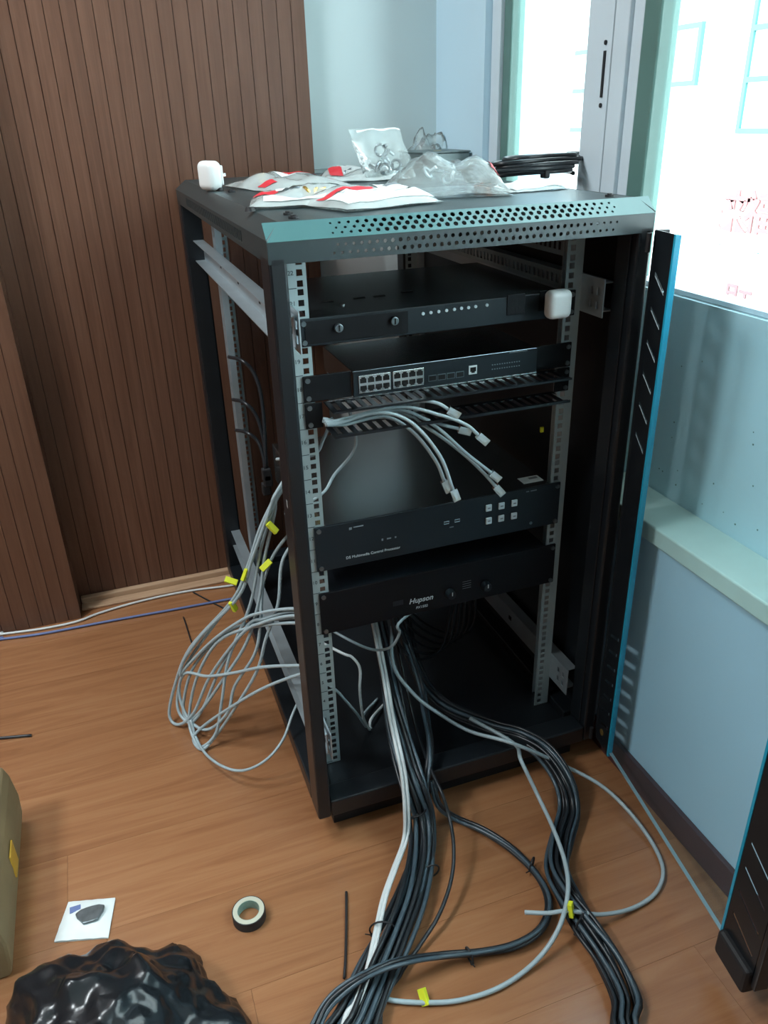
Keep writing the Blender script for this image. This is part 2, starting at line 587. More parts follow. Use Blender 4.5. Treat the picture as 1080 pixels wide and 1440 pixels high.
obj('wall_left', B().box(-2.8, -2.7, -3.2, 1.10, 0, 2.75), 'panel_wood')['kind'] = 'structure'
for (lx, ly), _, lab in LAMPS:
    cl = thing('ceiling_light', (lx, ly, 2.725), lab, 'ceiling light', 'ceiling panel lamps')
    obj('housing', B().box(lx - .32, lx + .32, ly - .32, ly + .32, 2.728, 2.7498), 'window_white', cl)
    obj('frame', B().box(lx - .32, lx - .295, ly - .32, ly + .32, 2.715, 2.7278).box(lx + .295, lx + .32, ly - .32, ly + .32, 2.715, 2.7278).box(lx - .295, lx + .295, ly - .32, ly - .295, 2.715, 2.7278).box(lx - .295, lx + .295, ly + .295, ly + .32, 2.715, 2.7278), 'window_white', cl)
obj('wall_front', B().box(-2.8, 0.86, -3.3, -3.2, 0, 2.75), 'front_wall_dark')['kind'] = 'structure'  # unseen wall, coloured dark so the rack fronts reflect little
obj('ceiling', B().box(-2.8, 0.95, -3.3, 1.45, 2.75, 2.85), 'ceiling_paint')['kind'] = 'structure'

# ---------------------------------------------------------------- outside
bd = thing('building', (9.5, 8, -5), 'pale building across the street with teal window frames and red characters', 'building')
obj('wall', B().box(9, 9.6, -14, 30, -5, 14), 'facade', bd)


def facade_window(y0, y1, z0, z1, bars, verts_=()):
    fb = B()
    t = 0.07
    fb.box(8.93, 8.999, y0, y1, z0, z0 + t).box(8.93, 8.999, y0, y1, z1 - t, z1)
    fb.box(8.93, 8.999, y0, y0 + t, z0 + t, z1 - t).box(8.93, 8.999, y1 - t, y1, z0 + t, z1 - t)
    for zz in bars:
        fb.box(8.93, 8.999, y0 + t, y1 - t, zz - t / 2, zz + t / 2)
    for yy in verts_:
        fb.box(8.94, 8.999, yy - t / 2, yy + t / 2, z0 + t, z1 - t)
    f = obj('window', fb, 'facade_frame', bd)
    obj('pane', B().box(8.97, 8.998, y0 + t, y1 - t, z0 + t, z1 - t), 'facade_glass', f)


facade_window(7.6, 9.20, 0.86, 3.9, (1.55, 2.18), (8.4,))
facade_window(4.8, 6.4, 0.86, 3.9, (1.55, 2.18), (5.6,))
facade_window(10.22, 10.9, 1.52, 2.36, ())
facade_window(12.4, 14.0, 0.86, 3.9, (1.55, 2.18), (13.2,))
for ch, yy, zz, s in (('来', 8.98, -0.24, 0.62), ('福', 8.48, -0.22, 0.62), ('工', 8.52, -1.42, 0.30), ('日', 8.80, -1.38, 0.30)):
    text('wall_character', ch, s, (8.985, yy, zz), (R(90), 0, R(-90)), 'facade_red', bd, extrude=0.012, bold=0.012)
obj('street', B().box(0.9, 9, -14, 30, -5.2, -5), 'street')['kind'] = 'structure'

# ================================================================= the rack
W, D = 0.6, 1.0
rack = thing('server_rack', (0.3, 0.5, 0), 'black open-sided server rack with perforated top and open glass door', 'rack')
ZB, ZT = 0.05, 1.093
for (x0, x1, y0, y1, nm) in ((0, 0.025, 0.0, 0.055, 'post'), (W - 0.025, W, 0.0, 0.055, 'post'), (0, 0.045, 0.95, D, 'post'), (W - 0.045, W, 0.95, D, 'post')):
    obj(nm, B().box(x0, x1, y0, y1, ZB, ZT - 0.018), 'rack_black', rack, bevel=0.004)
for (x0, x1) in ((0.0255, 0.028), (W - 0.028, W - 0.0255)):
    obj('post_lip', B().box(x0, x1, 0.016, 0.050, 0.09, ZT - 0.03), 'rack_black', rack, bevel=0.001)
# base
obj('base_beam', B().box(0.0255, W - 0.0255, 0.0, 0.045, ZB, 0.088), 'rack_black', rack, bevel=0.003)
obj('base_beam', B().box(0.046, W - 0.046, 0.955, D, ZB, 0.088), 'rack_black', rack, bevel=0.003)
for x0 in (0.0, W - 0.04):
    obj('base_beam', B().box(x0, x0 + 0.04, 0.056, 0.949, ZB, 0.088), 'rack_black', rack, bevel=0.003)
obj('plinth', B().box(0.035, W - 0.035, 0.028, 0.95, 0.0008, ZB - 0.0005), 'rubber_black', rack)
obj('base_plate', B().box(0.041, W - 0.041, 0.046, 0.954, 0.066, 0.070), 'rack_black', rack)
# top cap: plate, chamfers, bands
ZC = ZT + 0.022
CH = 0.022
obj('top_plate', B().box(CH, W - CH, CH, D - CH, ZC - 0.002, ZC), 'cap_black', rack)
s2 = math.sqrt(0.5)


def hole_r(t):
    return 0.0016 + 0.0022 * min(1.0, 5.2 * min(t, 1 - t))


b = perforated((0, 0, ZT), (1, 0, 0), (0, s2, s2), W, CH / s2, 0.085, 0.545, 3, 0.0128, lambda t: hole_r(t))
obj('front_chamfer', b, 'cap_sheen', rack, solid=0.0012)
obj('chamfer_liner', B().add([(0.01, 0.010, ZT - 0.001), (W - 0.01, 0.010, ZT - 0.001), (W - 0.01, 0.030, ZC - 0.004), (0.01, 0.030, ZC - 0.004)], [(0, 1, 2, 3)]), 'hole_black', rack, solid=0.0015)
b = perforated((0, 0.0006, ZT - 0.028), (1, 0, 0), (0, 0, 1), W, 0.028, 0.085, 0.535, 2, 0.0112, lambda t: 0.0018 + 0.0012 * min(1, 5 * min(t, 1 - t)))
obj('front_band', b, 'cap_black', rack, solid=0.0012)
cuts = [(0.18 + i * 0.0135, 0.186 + i * 0.0135, 0.008, 0.024) for i in range(48)]
obj('side_band', slotted((0.0006, 0, ZT - 0.028), (0, 1, 0), (0, 0, 1), D, 0.030, cuts), 'cap_black', rack, solid=0.0012)
obj('side_band', slotted((W - 0.0006, 0, ZT - 0.028), (0, 1, 0), (0, 0, 1), D, 0.030, cuts), 'cap_black', rack, solid=0.0012)
obj('rear_band', B().box(0.002, W - 0.002, D - 0.0012, D, ZT - 0.028, ZT), 'cap_black', rack)
# side and rear chamfers
obj('side_chamfer', B().add([(0, 0, ZT + 0.0018), (CH, CH, ZC), (CH, D - CH, ZC), (0, D, ZT + 0.0018)], [(0, 1, 2, 3)]), 'cap_black', rack, solid=0.0012)
obj('side_chamfer', B().add([(W, 0, ZT + 0.0018), (W - CH, CH, ZC), (W - CH, D - CH, ZC), (W, D, ZT + 0.0018)], [(3, 2, 1, 0)]), 'cap_black', rack, solid=0.0012)
obj('rear_chamfer', B().add([(0, D, ZT), (W, D, ZT), (W - CH, D - CH, ZC), (CH, D - CH, ZC)], [(0, 1, 2, 3)]), 'cap_black', rack, solid=0.0012)
sc = obj('cap_screw', B().cyl((0.05, 0.05, ZC), (0.05, 0.05, ZC + 0.003), 0.007, 12).cyl((0.05, 0.05, ZC + 0.003), (0.05, 0.05, ZC + 0.005), 0.004, 6), 'rubber_black', rack)
for xy in ((0.055, 0.10), (0.55, 0.05), (0.055, 0.55)):
    dup(sc, rack, (*xy, ZC + 0.0025))
# right side panel and top braces inside
obj('side_panel', B().box(W - 0.008, W - 0.005, 0.056, 0.949, 0.089, ZT - 0.03), 'rack_black', rack)
for zz in (0.955, 1.010):
    cuts = [(0.02 + i * 0.016, 0.030 + i * 0.016, 0.008, 0.022) for i in range(44)]
    obj('slotted_brace', slotted((W - 0.045, 0.15, zz), (0, 1, 0), (0, 0, 1), 0.76, 0.03, cuts), 'zinc_dull', rack, solid=0.0015)
# rails with square holes and unit numbers
U = 0.04445
Z22 = 1.0331


def uz(n):
    return Z22 - (22 - n) * U


def rail(hx, yf, side, numbers):
    z0 = uz(1) - U / 2 - 0.004
    h = 22 * U + 0.008
    w = 0.032
    xo = hx - 0.0215 if side > 0 else hx - 0.0105
    cuts = []
    for n in range(1, 23):
        for k in (-1, 0, 1):
            zc = uz(n) + k * 0.01588 - z0
            xc = hx - xo
            cuts.append((xc - 0.0047, xc + 0.0047, zc - 0.0047, zc + 0.0047))
    r_ = obj('rail', slotted((xo, yf, z0), (1, 0, 0), (0, 0, 1), w, h, cuts), 'zinc_dull', rack, solid=0.0018)
    xs = xo if side > 0 else xo + w
    sgn = 1 if yf < 0.5 else -1
    fc = [(0.012, 0.02, 0.03 + i * 0.05, 0.045 + i * 0.05) for i in range(19)]
    o_ = (xs, yf + 0.001 if sgn > 0 else yf - 0.041, z0)
    obj('rail_flange', slotted(o_, (0, 1, 0), (0, 0, 1), 0.04, h, fc), 'zinc', r_, solid=0.0018)
    obj('rail_return', slotted((xs + (0.0 if side > 0 else -0.014), yf + 0.041 * sgn, z0), (1, 0, 0), (0, 0, 1), 0.014, h, []), 'zinc', r_, solid=0.0018)
    if numbers:
        for n in range(1, 23):
            text('unit_number', str(n), 0.0095, (hx - 0.0135, yf - 0.0013, uz(n)), (R(90), 0, 0), 'number_dark', r_, extrude=0.0002)
            obj('unit_mark', B().box(hx - 0.021, hx - 0.006, yf - 0.0013, yf - 0.0009, uz(n) - U / 2 - 0.0005, uz(n) - U / 2 + 0.0005), 'number_dark', r_)
    return r_


rail(0.0675, 0.113, 1, True)
rail(0.5325, 0.113, -1, False)
rail(0.0715, 0.84, 1, False)
rail(0.5285, 0.84, -1, False)
# side carrier beams (bent sheet profiles running front to back)


def beam(x0, sgn, z0, z1):
    pr = [(0, z0), (0.024, z0), (0.024, z0 + 0.002), (0.002, z0 + 0.002), (0.002, z1 - 0.002), (0.024, z1 - 0.002), (0.024, z1), (0, z1)]
    if sgn < 0:
        pr = [(-a, c) for a, c in pr][::-1]
    bm = obj('carrier_beam', B().prism([(x0 + a, c) for a, c in pr], 'y', 0.056, 0.949), 'zinc', rack)
    for yy in (0.075, 0.10, 0.30, 0.5, 0.7):
        obj('slot', B().box(x0 + (-0.0006 if sgn > 0 else -0.0006), x0 + 0.0006, yy - 0.006, yy + 0.006, (z0 + z1) / 2 - 0.005, (z0 + z1) / 2 + 0.005), 'hole_black', bm)
        obj('slot', B().box(x0 + (0.0021 if sgn > 0 else -0.0027), x0 + (0.0027 if sgn > 0 else -0.0021), yy - 0.006, yy + 0.006, (z0 + z1) / 2 - 0.005, (z0 + z1) / 2 + 0.005), 'hole_black', bm)


for (z0, z1) in ((0.936, 0.984), (0.152, 0.200)):
    beam(0.0425, -1, z0, z1)
    beam(W - 0.0425, 1, z0, z1)
    for sx in (1, -1):
        xx = 0.046 if sx > 0 else W - 0.046
        cb = slotted((xx, 0.045, z0 - 0.007), (0, 1, 0), (0, 0, 1), 0.067, z1 - z0 + 0.014, [(0.012, 0.020, 0.012, 0.024), (0.030, 0.038, 0.012, 0.024), (0.012, 0.020, 0.034, 0.046), (0.030, 0.038, 0.034, 0.046)])
        obj('rail_bracket', cb, 'zinc', rack, solid=0.002)
# earth lug dots on the post
obj('side_hole', B().box(-0.0004, 0.0008, 0.02, 0.028, 0.70, 0.712), 'zinc', rack)

# ---- door: hinged at the front right corner, swung open past a right angle
ang = R(9.0)
HX, HY = W - 0.002, -0.006
du = Vector((-math.sin(ang), -math.cos(ang), 0))      # along the door away from the hinge
dn = Vector((-math.cos(ang), math.sin(ang), 0))       # out of the door towards the room
DZ0, DZ1 = 0.066, 1.070
door = thing('door', (HX, HY, DZ0))
door.parent = rack
door.location = Vector((HX, HY, DZ0)) - ORG[rack.name]


def dp(s, n, z):
    return Vector((HX, HY, 0)) + du * s + dn * n + Vector((0, 0, z))


def dbox(s0, s1, n0, n1, z0, z1):
    b_ = B()
    P = [dp(s, n, z) for z in (z0, z1) for s, n in ((s0, n0), (s1, n0), (s1, n1), (s0, n1))]
    return b_.add(P, [(0, 3, 2, 1), (4, 5, 6, 7), (0, 1, 5, 4), (1, 2, 6, 5), (2, 3, 7, 6), (3, 0, 4, 7)])


def door_strip(name, s0, s1, slots):
    """sheet strip in the door plane with slanted slots cut between rows"""
    b_ = B()
    w = s1 - s0

    def P(a, z):
        return tuple(dp(s0 + a, 0.0, z))
    z = DZ0
    m = 0.010
    for (zc, sl, th) in slots:          # zc centre height, sl rise over the slot, th slot height
        za, zb = zc - abs(sl) / 2 - th, zc + abs(sl) / 2 + th
        b_.add([P(0, z), P(w, z), P(w, za), P(0, za)], [(0, 1, 2, 3)])
        L0, R0 = zc - sl / 2, zc + sl / 2
        c = [P(0, za), P(m, za), P(w - m, za), P(w, za), P(0, zb), P(m, zb), P(w - m, zb), P(w, zb),
             P(m, L0 - th / 2), P(w - m, R0 - th / 2), P(w - m, R0 + th / 2), P(m, L0 + th / 2)]
        b_.add(c, [(0, 1, 5, 11, 8, 4) if False else (0, 1, 8, 11, 5, 4), (1, 2, 9, 8), (2, 3, 7, 6, 10, 9), (11, 10, 6, 5)])
        z = zb
    b_.add([P(0, z), P(w, z), P(w, DZ1), P(0, DZ1)], [(0, 1, 2, 3)])
    return obj(name, b_, 'rack_black', door, solid=0.0015)


up_s = [(0.735 + i * 0.052, -0.024, 0.007) for i in range(6)]
lo_s = [(0.120 + i * 0.036, 0.010, 0.008) for i in range(7)]
door_strip('hinge_strip', 0.008, 0.060, lo_s + up_s)
door_strip('latch_strip', 0.470, 0.545, [(0.13 + i * 0.05, -0.026, 0.006) for i in range(4)] + [(0.735 + i * 0.052, 0.024, 0.006) for i in range(6)])
obj('strip_fold', dbox(0.0, 0.008, -0.022, 0.001, DZ0, DZ1), 'rack_black', door, bevel=0.002)
obj('strip_fold', dbox(0.546, 0.556, -0.022, 0.001, DZ0, DZ1), 'rack_black', door, bevel=0.002)
obj('glass_channel', dbox(0.0605, 0.0655, -0.0075, 0.0015, DZ0, DZ1), 'glass_edge_blue', door)
obj('glass_channel', dbox(0.4642, 0.4695, -0.0075, 0.0015, DZ0, DZ1), 'glass_edge_blue', door)
obj('glass_pane', dbox(0.0662, 0.4638, -0.007, -0.002, DZ0 + 0.01, DZ1), 'door_glass', door)
obj('glass_rim', dbox(0.0662, 0.4638, -0.0075, -0.0015, DZ0 + 0.0075, DZ0 + 0.0099), 'zinc_dull', door)
obj('corner_block', dbox(0.4705, 0.545, -0.012, 0.012, DZ0 - 0.020, DZ0 + 0.030), 'rubber_black', door, bevel=0.006)
obj('corner_block', dbox(0.4705, 0.545, -0.012, 0.012, DZ1 - 0.03, DZ1), 'rubber_black', door, bevel=0.006)
for zz in (0.078, 1.052):
    obj('hinge_pin', B().cyl((HX - 0.012, HY - 0.004, zz - 0.014), (HX - 0.012, HY - 0.004, zz + 0.014), 0.004, 10), 'rubber_black', door)
obj('latch', dbox(0.500, 0.522, 0.0015, 0.014, 0.52, 0.64), 'rack_black', door, bevel=0.004)
obj('warning_dot', B().cyl(dp(0.03, 0.001, 0.099), dp(0.03, 0.002, 0.099), 0.007, 14), 'gold', door)

# ================================================================= rack equipment
FY = 0.107      # front face of the 19-inch panels (rails start at 0.112)


def fpt(x, z, d=0.0):
    return (x, FY - d, z)


def unit(name, n_top, n_bot, depth, label, cat, face, topm='device_top', x0=0.08, x1=0.52):
    zt, zb = uz(n_top) + U / 2 - 0.0008, uz(n_bot) - U / 2 + 0.0008
    t = thing(name, (0.3, FY, zb), label, cat)
    obj('body', B().box(x0, x1, FY + 0.0045, FY + depth, zb + 0.001, zt - 0.001), topm, t, bevel=0.0012)
    obj('front_panel', B().box(0.059, 0.541, FY, FY + 0.004, zb, zt), face, t, bevel=0.0012)
    for xx in (0.0665, 0.5335):
        for zz in ((zt - 0.007, zb + 0.007)):
            obj('screw', B().cyl((xx, FY - 0.003, zz), (xx, FY - 0.0002, zz), 0.0042, 10), 'steel_dark', t)
    return t, zb, zt


# power sequencer
sq, zb, zt = unit('power_sequencer', 20, 20, 0.335, 'black power sequencer with row of dot lights and socket, topmost in the rack', 'power sequencer', 'device_face')
obj('switch_panel', B().box(0.068, 0.236, FY - 0.0016, FY - 0.0003, zb + 0.004, zt - 0.004), 'device_face_dark', sq, bevel=0.0005)
for q in ((0.1202,0.1060,0.9482), (0.2112,0.1060,0.9495)):
    k = obj('key_switch', B().cyl((q[0], FY - 0.010, q[2]), (q[0], FY - 0.0018, q[2]), 0.0066, 18), 'steel_dark', sq, smooth=False, bevel=0.001)
    obj('key_slot', B().box(q[0] - 0.0012, q[0] + 0.0012, FY - 0.0106, FY - 0.0101, q[2] - 0.0045, q[2] + 0.0045), 'hole_black', k)
led = obj('indicator_light', B().cyl(((0.2619,0.1060,0.9543)[0], FY - 0.0022, (0.2619,0.1060,0.9543)[2]), ((0.2619,0.1060,0.9543)[0], FY - 0.0003, (0.2619,0.1060,0.9543)[2]), 0.0026, 10), 'button_white', sq)
for q in ((0.2752,0.1057,0.9547), (0.2887,0.1057,0.9550), (0.3023,0.1057,0.9553), (0.3160,0.1057,0.9557), (0.3285,0.1057,0.9561), (0.3411,0.1057,0.9560), (0.3537,0.1057,0.9564), (0.3741,0.1057,0.9567)):
    dup(led, sq, (q[0], FY - 0.00125, q[2]))


def socket(qx, qz, parent):
    p_ = obj('socket', B().box(qx - 0.0165, qx + 0.0165, FY - 0.0018, FY - 0.0003, qz - 0.0165, qz + 0.0165), 'device_face_dark', parent, bevel=0.0006)
    hb = B()
    for (ax, az_, aw, ah) in ((-0.006, 0.006, 0.002, 0.005), (0.006, 0.006, 0.002, 0.005), (-0.007, -0.006, 0.003, 0.004), (0.007, -0.006, 0.003, 0.004), (0, -0.008, 0.002, 0.005)):
        hb.box(qx + ax - aw / 2, qx + ax + aw / 2, FY - 0.0022, FY - 0.0019, qz + az_ - ah / 2, qz + az_ + ah / 2)
    obj('socket_holes', hb, 'hole_black', p_)


qs = (0.4269,0.1070,0.9524)
socket(qs[0], qs[2], sq)
qs2 = (0.4868,0.1070,0.9535)
socket(qs2[0], qs2[2], sq)
for q in ((0.1366,0.2170,0.9660), (0.1929,0.2192,0.9660), (0.2286,0.2200,0.9660), (0.2834,0.2314,0.9660)):
    obj('vent_slot', B().box(q[0] - 0.010, q[0] + 0.010, q[1] - 0.003, q[1] + 0.003, zt - 0.0013, zt - 0.0002), 'hole_black', sq)
q = (0.1516,0.1784,0.9660)
obj('panel_screw', B().cyl((q[0], q[1], zt - 0.0009), (q[0], q[1], zt + 0.0008), 0.004, 10), 'steel_dark', sq)


def white_plug(name, c, axis, label, size=0.042):
    """rounded cube charger; axis = direction its prongs point"""
    a = Vector(axis).normalized()
    w_ = Vector((0, 0, 1)) if abs(a.z) < 0.8 else Vector((1, 0, 0))
    s_ = a.cross(w_).normalized()
    w_ = s_.cross(a)
    t = thing(name, c, label, 'plug adapter')
    obj('case', B().obox(c, a, s_, w_, size * 0.62, size, size * 1.08), 'white_plastic', t, bevel=size * 0.24, seg=5, smooth=True)
    base = Vector(c) + a * (size * 0.31 + 0.0028)
    obj('prong_plate', B().obox(base, a, s_, w_, 0.005, size * 0.68, size * 0.72), 'white_plastic', t, bevel=0.002)
    for k in (-1, 1):
        obj('prong', B().obox(base + a * 0.0085 + s_ * 0.006 * k, a, s_, w_, 0.012, 0.0015, 0.006), 'chrome', t)
    return t


white_plug('plug_adapter', (qs2[0], FY - 0.033, qs2[2]), (0, 1, 0), 'white rounded plug adapter pushed into the power sequencer socket', 0.043)

# network switch
zt, zb = uz(18) + U / 2 - 0.0008, uz(18) - U / 2 + 0.0008
sw = thing('network_switch', (0.3, FY, zb), 'black network switch with sixteen metal network ports, under the sequencer', 'network switch')
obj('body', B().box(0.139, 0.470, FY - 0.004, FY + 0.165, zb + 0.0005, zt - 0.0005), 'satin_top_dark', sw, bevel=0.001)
obj('face_plate', B().box(0.1395, 0.4695, FY - 0.0062, FY - 0.0042, zb + 0.001, zt - 0.001), 'device_face', sw, bevel=0.0005)
for (x0, x1, sx) in ((0.059, 0.1385, 0.0665), (0.4705, 0.541, 0.5335)):
    e_ = obj('ear', B().box(x0, x1, FY, FY + 0.003, zb, zt), 'device_face_dark', sw, bevel=0.0012)
    for zz in (zt - 0.007, zb + 0.007):
        obj('screw', B().cyl((sx, FY - 0.003, zz), (sx, FY - 0.0003, zz), 0.0042, 10), 'steel_dark', e_)
PF = FY - 0.0064
obj('bottom_trim', B().box(0.092, 0.4695, PF - 0.0012, PF + 0.0020, zb - 0.0004, zb + 0.0009), 'chrome', sw)
T = [(-0.0052, -0.0046), (0.0052, -0.0046), (0.0052, 0.0026), (0.0030, 0.0026), (0.0030, 0.0048), (-0.0030, 0.0048), (-0.0030, 0.0026), (-0.0052, 0.0026)]
port_me = None
zc = (zb + zt) / 2 - 0.001
for bx in (0.1745 - 0.0265, 0.1745 + 0.0315):
    blk = obj('port_block', B().box(bx, bx + 0.054, PF - 0.0015, PF, zc - 0.0145, zc + 0.0145), 'chrome', sw, bevel=0.0004)
    for i in range(4):
        for sgn in (1, -1):
            cx_, cz_ = bx + 0.0075 + i * 0.013, zc + sgn * 0.0070
            if port_me is None:
                port_me = obj('port', B().prism([(cx_ + a, cz_ + c * sgn) for a, c in T], 'y', PF - 0.0024, PF - 0.0016), 'hole_black', blk)
            else:
                dup(port_me, blk, (cx_, PF - 0.002, cz_ + 0.0001 * sgn), (0, 0 if sgn > 0 else R(180), 0))
for i in range(4):
    q = (0.268 + 0.0 + i * 0.0165, zc - 0.0055)
    s_ = obj('fibre_port', B().box(q[0], q[0] + 0.0145, PF - 0.0012, PF, q[1] - 0.005, q[1] + 0.005), 'steel_dark', sw)
    obj('port_opening', B().box(q[0] + 0.001, q[0] + 0.0135, PF - 0.0016, PF - 0.0013, q[1] - 0.004, q[1] + 0.004), 'hole_black', s_)
q = (0.3484,0.1000,0.8536)
s_ = obj('console_port', B().box(q[0] - 0.0075, q[0] + 0.0075, PF - 0.0014, PF, q[2] - 0.0075, q[2] + 0.0075), 'white_plastic', sw, bevel=0.0004)
obj('port_opening', B().prism([(q[0] + a, q[2] - c) for a, c in T], 'y', PF - 0.0022, PF - 0.0015), 'hole_black', s_)
q0 = (0.3839,0.1000,0.8564)
lb = B()
for i in range(12):
    for j in range(2):
        lb.box(q0[0] + i * 0.0046, q0[0] + i * 0.0046 + 0.002, PF - 0.0006, PF, q0[2] - j * 0.0075, q0[2] - j * 0.0075 + 0.0016)
obj('indicator_lights', lb, 'print_grey', sw)
q = (0.4380,0.1000,0.8742)
obj('printed_line', B().box(q[0] - 0.022, q[0] + 0.012, PF - 0.0005, PF, q[2] - 0.0006, q[2] + 0.0006), 'print_grey', sw)

# slotted cable manager
zt, zb = uz(17) + U / 2 - 0.001, uz(17) - U / 2 + 0.001
cm = thing('cable_manager', (0.3, FY, zb), 'black slotted cable manager bar with patch leads spilling out', 'cable manager')
for (x0, x1, sx) in ((0.059, 0.088, 0.0665), (0.512, 0.541, 0.5335)):
    e_ = obj('ear', B().box(x0, x1, FY, FY + 0.003, zb, zt), 'device_face_dark', cm, bevel=0.0012)
    for zz in (zt - 0.007, zb + 0.007):
        obj('screw', B().cyl((sx, FY - 0.003, zz), (sx, FY - 0.0003, zz), 0.0042, 10), 'steel_dark', e_)


def finger_plate(z, name):
    """slanted fingers with open gaps, running forward from the panel"""
    b_ = B()
    x0, x1, ya, yb = 0.090, 0.510, FY - 0.055, FY + 0.002
    n_ = 25
    p_ = (x1 - x0) / n_
    b_.box(x0, x1, yb - 0.010, yb, z - 0.001, z + 0.001)
    b_.box(x0, x1, ya, ya + 0.008, z - 0.001, z + 0.001)
    for i in range(n_):
        a, c = x0 + i * p_, x0 + i * p_ + p_ * 0.52
        sh = 0.000
        b_.add([(a, yb - 0.010, z - 0.001), (c, yb - 0.010, z - 0.001), (c + sh, ya + 0.008, z - 0.001), (a + sh, ya + 0.008, z - 0.001),
                (a, yb - 0.010, z + 0.001), (c, yb - 0.010, z + 0.001), (c + sh, ya + 0.008, z + 0.001), (a + sh, ya + 0.008, z + 0.001)],
               [(3, 2, 1, 0), (4, 5, 6, 7), (0, 1, 5, 4), (1, 2, 6, 5), (2, 3, 7, 6), (3, 0, 4, 7)])
    return obj(name, b_, 'device_black', cm)


finger_plate(zt - 0.001, 'finger_plate')
finger_plate(zb + 0.001, 'finger_plate')
obj('front_lip', B().box(0.090, 0.510, FY - 0.0565, FY - 0.0553, zt - 0.003, zt + 0.0006), 'device_black', cm)
obj('front_lip', B().box(0.090, 0.510, FY - 0.0565, FY - 0.0553, zb - 0.0006, zb + 0.004), 'device_black', cm)

# control processor
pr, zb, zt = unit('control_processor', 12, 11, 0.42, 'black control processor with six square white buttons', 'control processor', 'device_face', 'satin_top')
bt = None
for q in ((0.3897,0.1060,0.5859), (0.4160,0.1060,0.5851), (0.4426,0.1060,0.5859), (0.3906,0.1060,0.5591), (0.4164,0.1060,0.5592), (0.4432,0.1060,0.5590)):
    if bt is None:
        bt = obj('button', B().box(q[0] - 0.0062, q[0] + 0.0062, FY - 0.0035, FY - 0.0002, q[2] - 0.0068, q[2] + 0.0068), 'button_white', pr, bevel=0.0014)
        k = bt
    else:
        k = dup(bt, pr, (q[0], FY - 0.00185, q[2]))
    obj('button_mark', B().box(q[0] - 0.0028, q[0] + 0.0028, FY - 0.0038, FY - 0.0036, q[2] - 0.0012, q[2] + 0.0012), 'print_grey', k)
for q in ((0.3055,0.1060,0.5720), (0.3268,0.1060,0.5721)):
    s_ = obj('usb_port', B().box(q[0] - 0.0052, q[0] + 0.0052, FY - 0.0012, FY - 0.0002, q[2] - 0.0032, q[2] + 0.0032), 'chrome', pr)
    obj('port_opening', B().box(q[0] - 0.0047, q[0] + 0.0047, FY - 0.0015, FY - 0.0013, q[2] - 0.0012, q[2] + 0.0012), 'hole_black', s_)
q = (0.1636,0.1070,0.5403)
text('printed_name', 'DS Multimedia Control Processor', 0.0074, (q[0], FY - 0.0004, q[2]), (R(90), 0, 0), 'print_white', pr, extrude=0.0002)
def printed_bars(q, spec, parent):
    for a0, a1, c0, c1 in spec:
        obj('printed_mark', B().box(q[0] + a0, q[0] + a1, FY - 0.0006, FY - 0.0002, q[2] + c0, q[2] + c1), 'print_grey', parent)


printed_bars((0.1939,0.1070,0.5628), [(-0.014, -0.011, -0.002, 0.002), (-0.004, 0.004, -0.0012, 0.0014), (0.011, 0.014, -0.0015, 0.0015)], pr)
printed_bars((0.1329,0.1070,0.5983), [(-0.012, -0.007, -0.0035, 0.001), (-0.004, 0.014, -0.0008, 0.0012)], pr)
printed_bars((0.3160,0.1070,0.5606), [(-0.004, 0.004, -0.001, 0.001)], pr)
printed_bars((0.4794,0.1070,0.6034), [(-0.012, -0.006, -0.001, 0.001), (-0.003, 0.010, -0.001, 0.001)], pr)
q = (0.4955,0.1415,0.6095)
st = obj('sticker', B().box(q[0] - 0.021, q[0] + 0.021, q[1] - 0.013, q[1] + 0.013, zt - 0.0009, zt - 0.0004), 'paper_white', pr)
obj('barcode', B().box(q[0] - 0.002, q[0] + 0.016, q[1] + 0.000, q[1] + 0.008, zt - 0.0003, zt - 0.0001), 'print_grey', st)
q = (0.4806,0.1070,0.5359)
obj('infrared_eye', B().cyl((q[0], FY - 0.002, q[2]), (q[0], FY - 0.0002, q[2]), 0.003, 12), 'steel_dark', pr)

# amplifier
am, zb, zt = unit('amplifier', 9, 8, 0.36, 'black power amplifier with maker name in white, lowest unit in the rack', 'amplifier', 'device_face_dark', 'device_black')
q = (0.2544,0.1070,0.4185)
text('printed_name', 'Hupson', 0.0155, (q[0], FY - 0.0004, q[2]), (R(90), 0, 0), 'print_white', am, extrude=0.0002, shear=0.25, bold=0.0002)
q = (0.2558,0.1070,0.4021)
text('printed_model', 'PX1502', 0.0075, (q[0], FY - 0.0004, q[2]), (R(90), 0, 0), 'print_white', am, extrude=0.0002, shear=0.2)
for q in ((0.3131,0.1070,0.4200), (0.3883,0.1070,0.4196)):
    k = obj('level_knob', B().cyl((q[0], FY - 0.014, q[2]), (q[0], FY - 0.0002, q[2]), 0.008, 20, 0.0095), 'device_face', am)
    obj('knob_mark', B().box(q[0] - 0.0008, q[0] + 0.0008, FY - 0.0146, FY - 0.0141, q[2], q[2] + 0.008), 'print_white', k)
q = (0.2085,0.1070,0.4220)
obj('display', B().box(q[0] - 0.010, q[0] + 0.010, FY - 0.0008, FY - 0.0002, q[2] - 0.005, q[2] + 0.005), 'device_face', am)
for i in range(4):
    q = (0.3502,0.1070,0.4303)
    obj('printed_line', B().box(q[0] - 0.010, q[0] + 0.008, FY - 0.0005, FY - 0.0002, q[2] + 0.006 - i * 0.005, q[2] + 0.0066 - i * 0.005), 'print_grey', am)

# ================================================================= cables
def cable(name, pts, r, m, label, cat='cable', group=None, n=8, sub=6):
    o = obj(name, B().tube(pts, r, n, sub), m, None, smooth=True)
    return tag(o, label, cat, group)


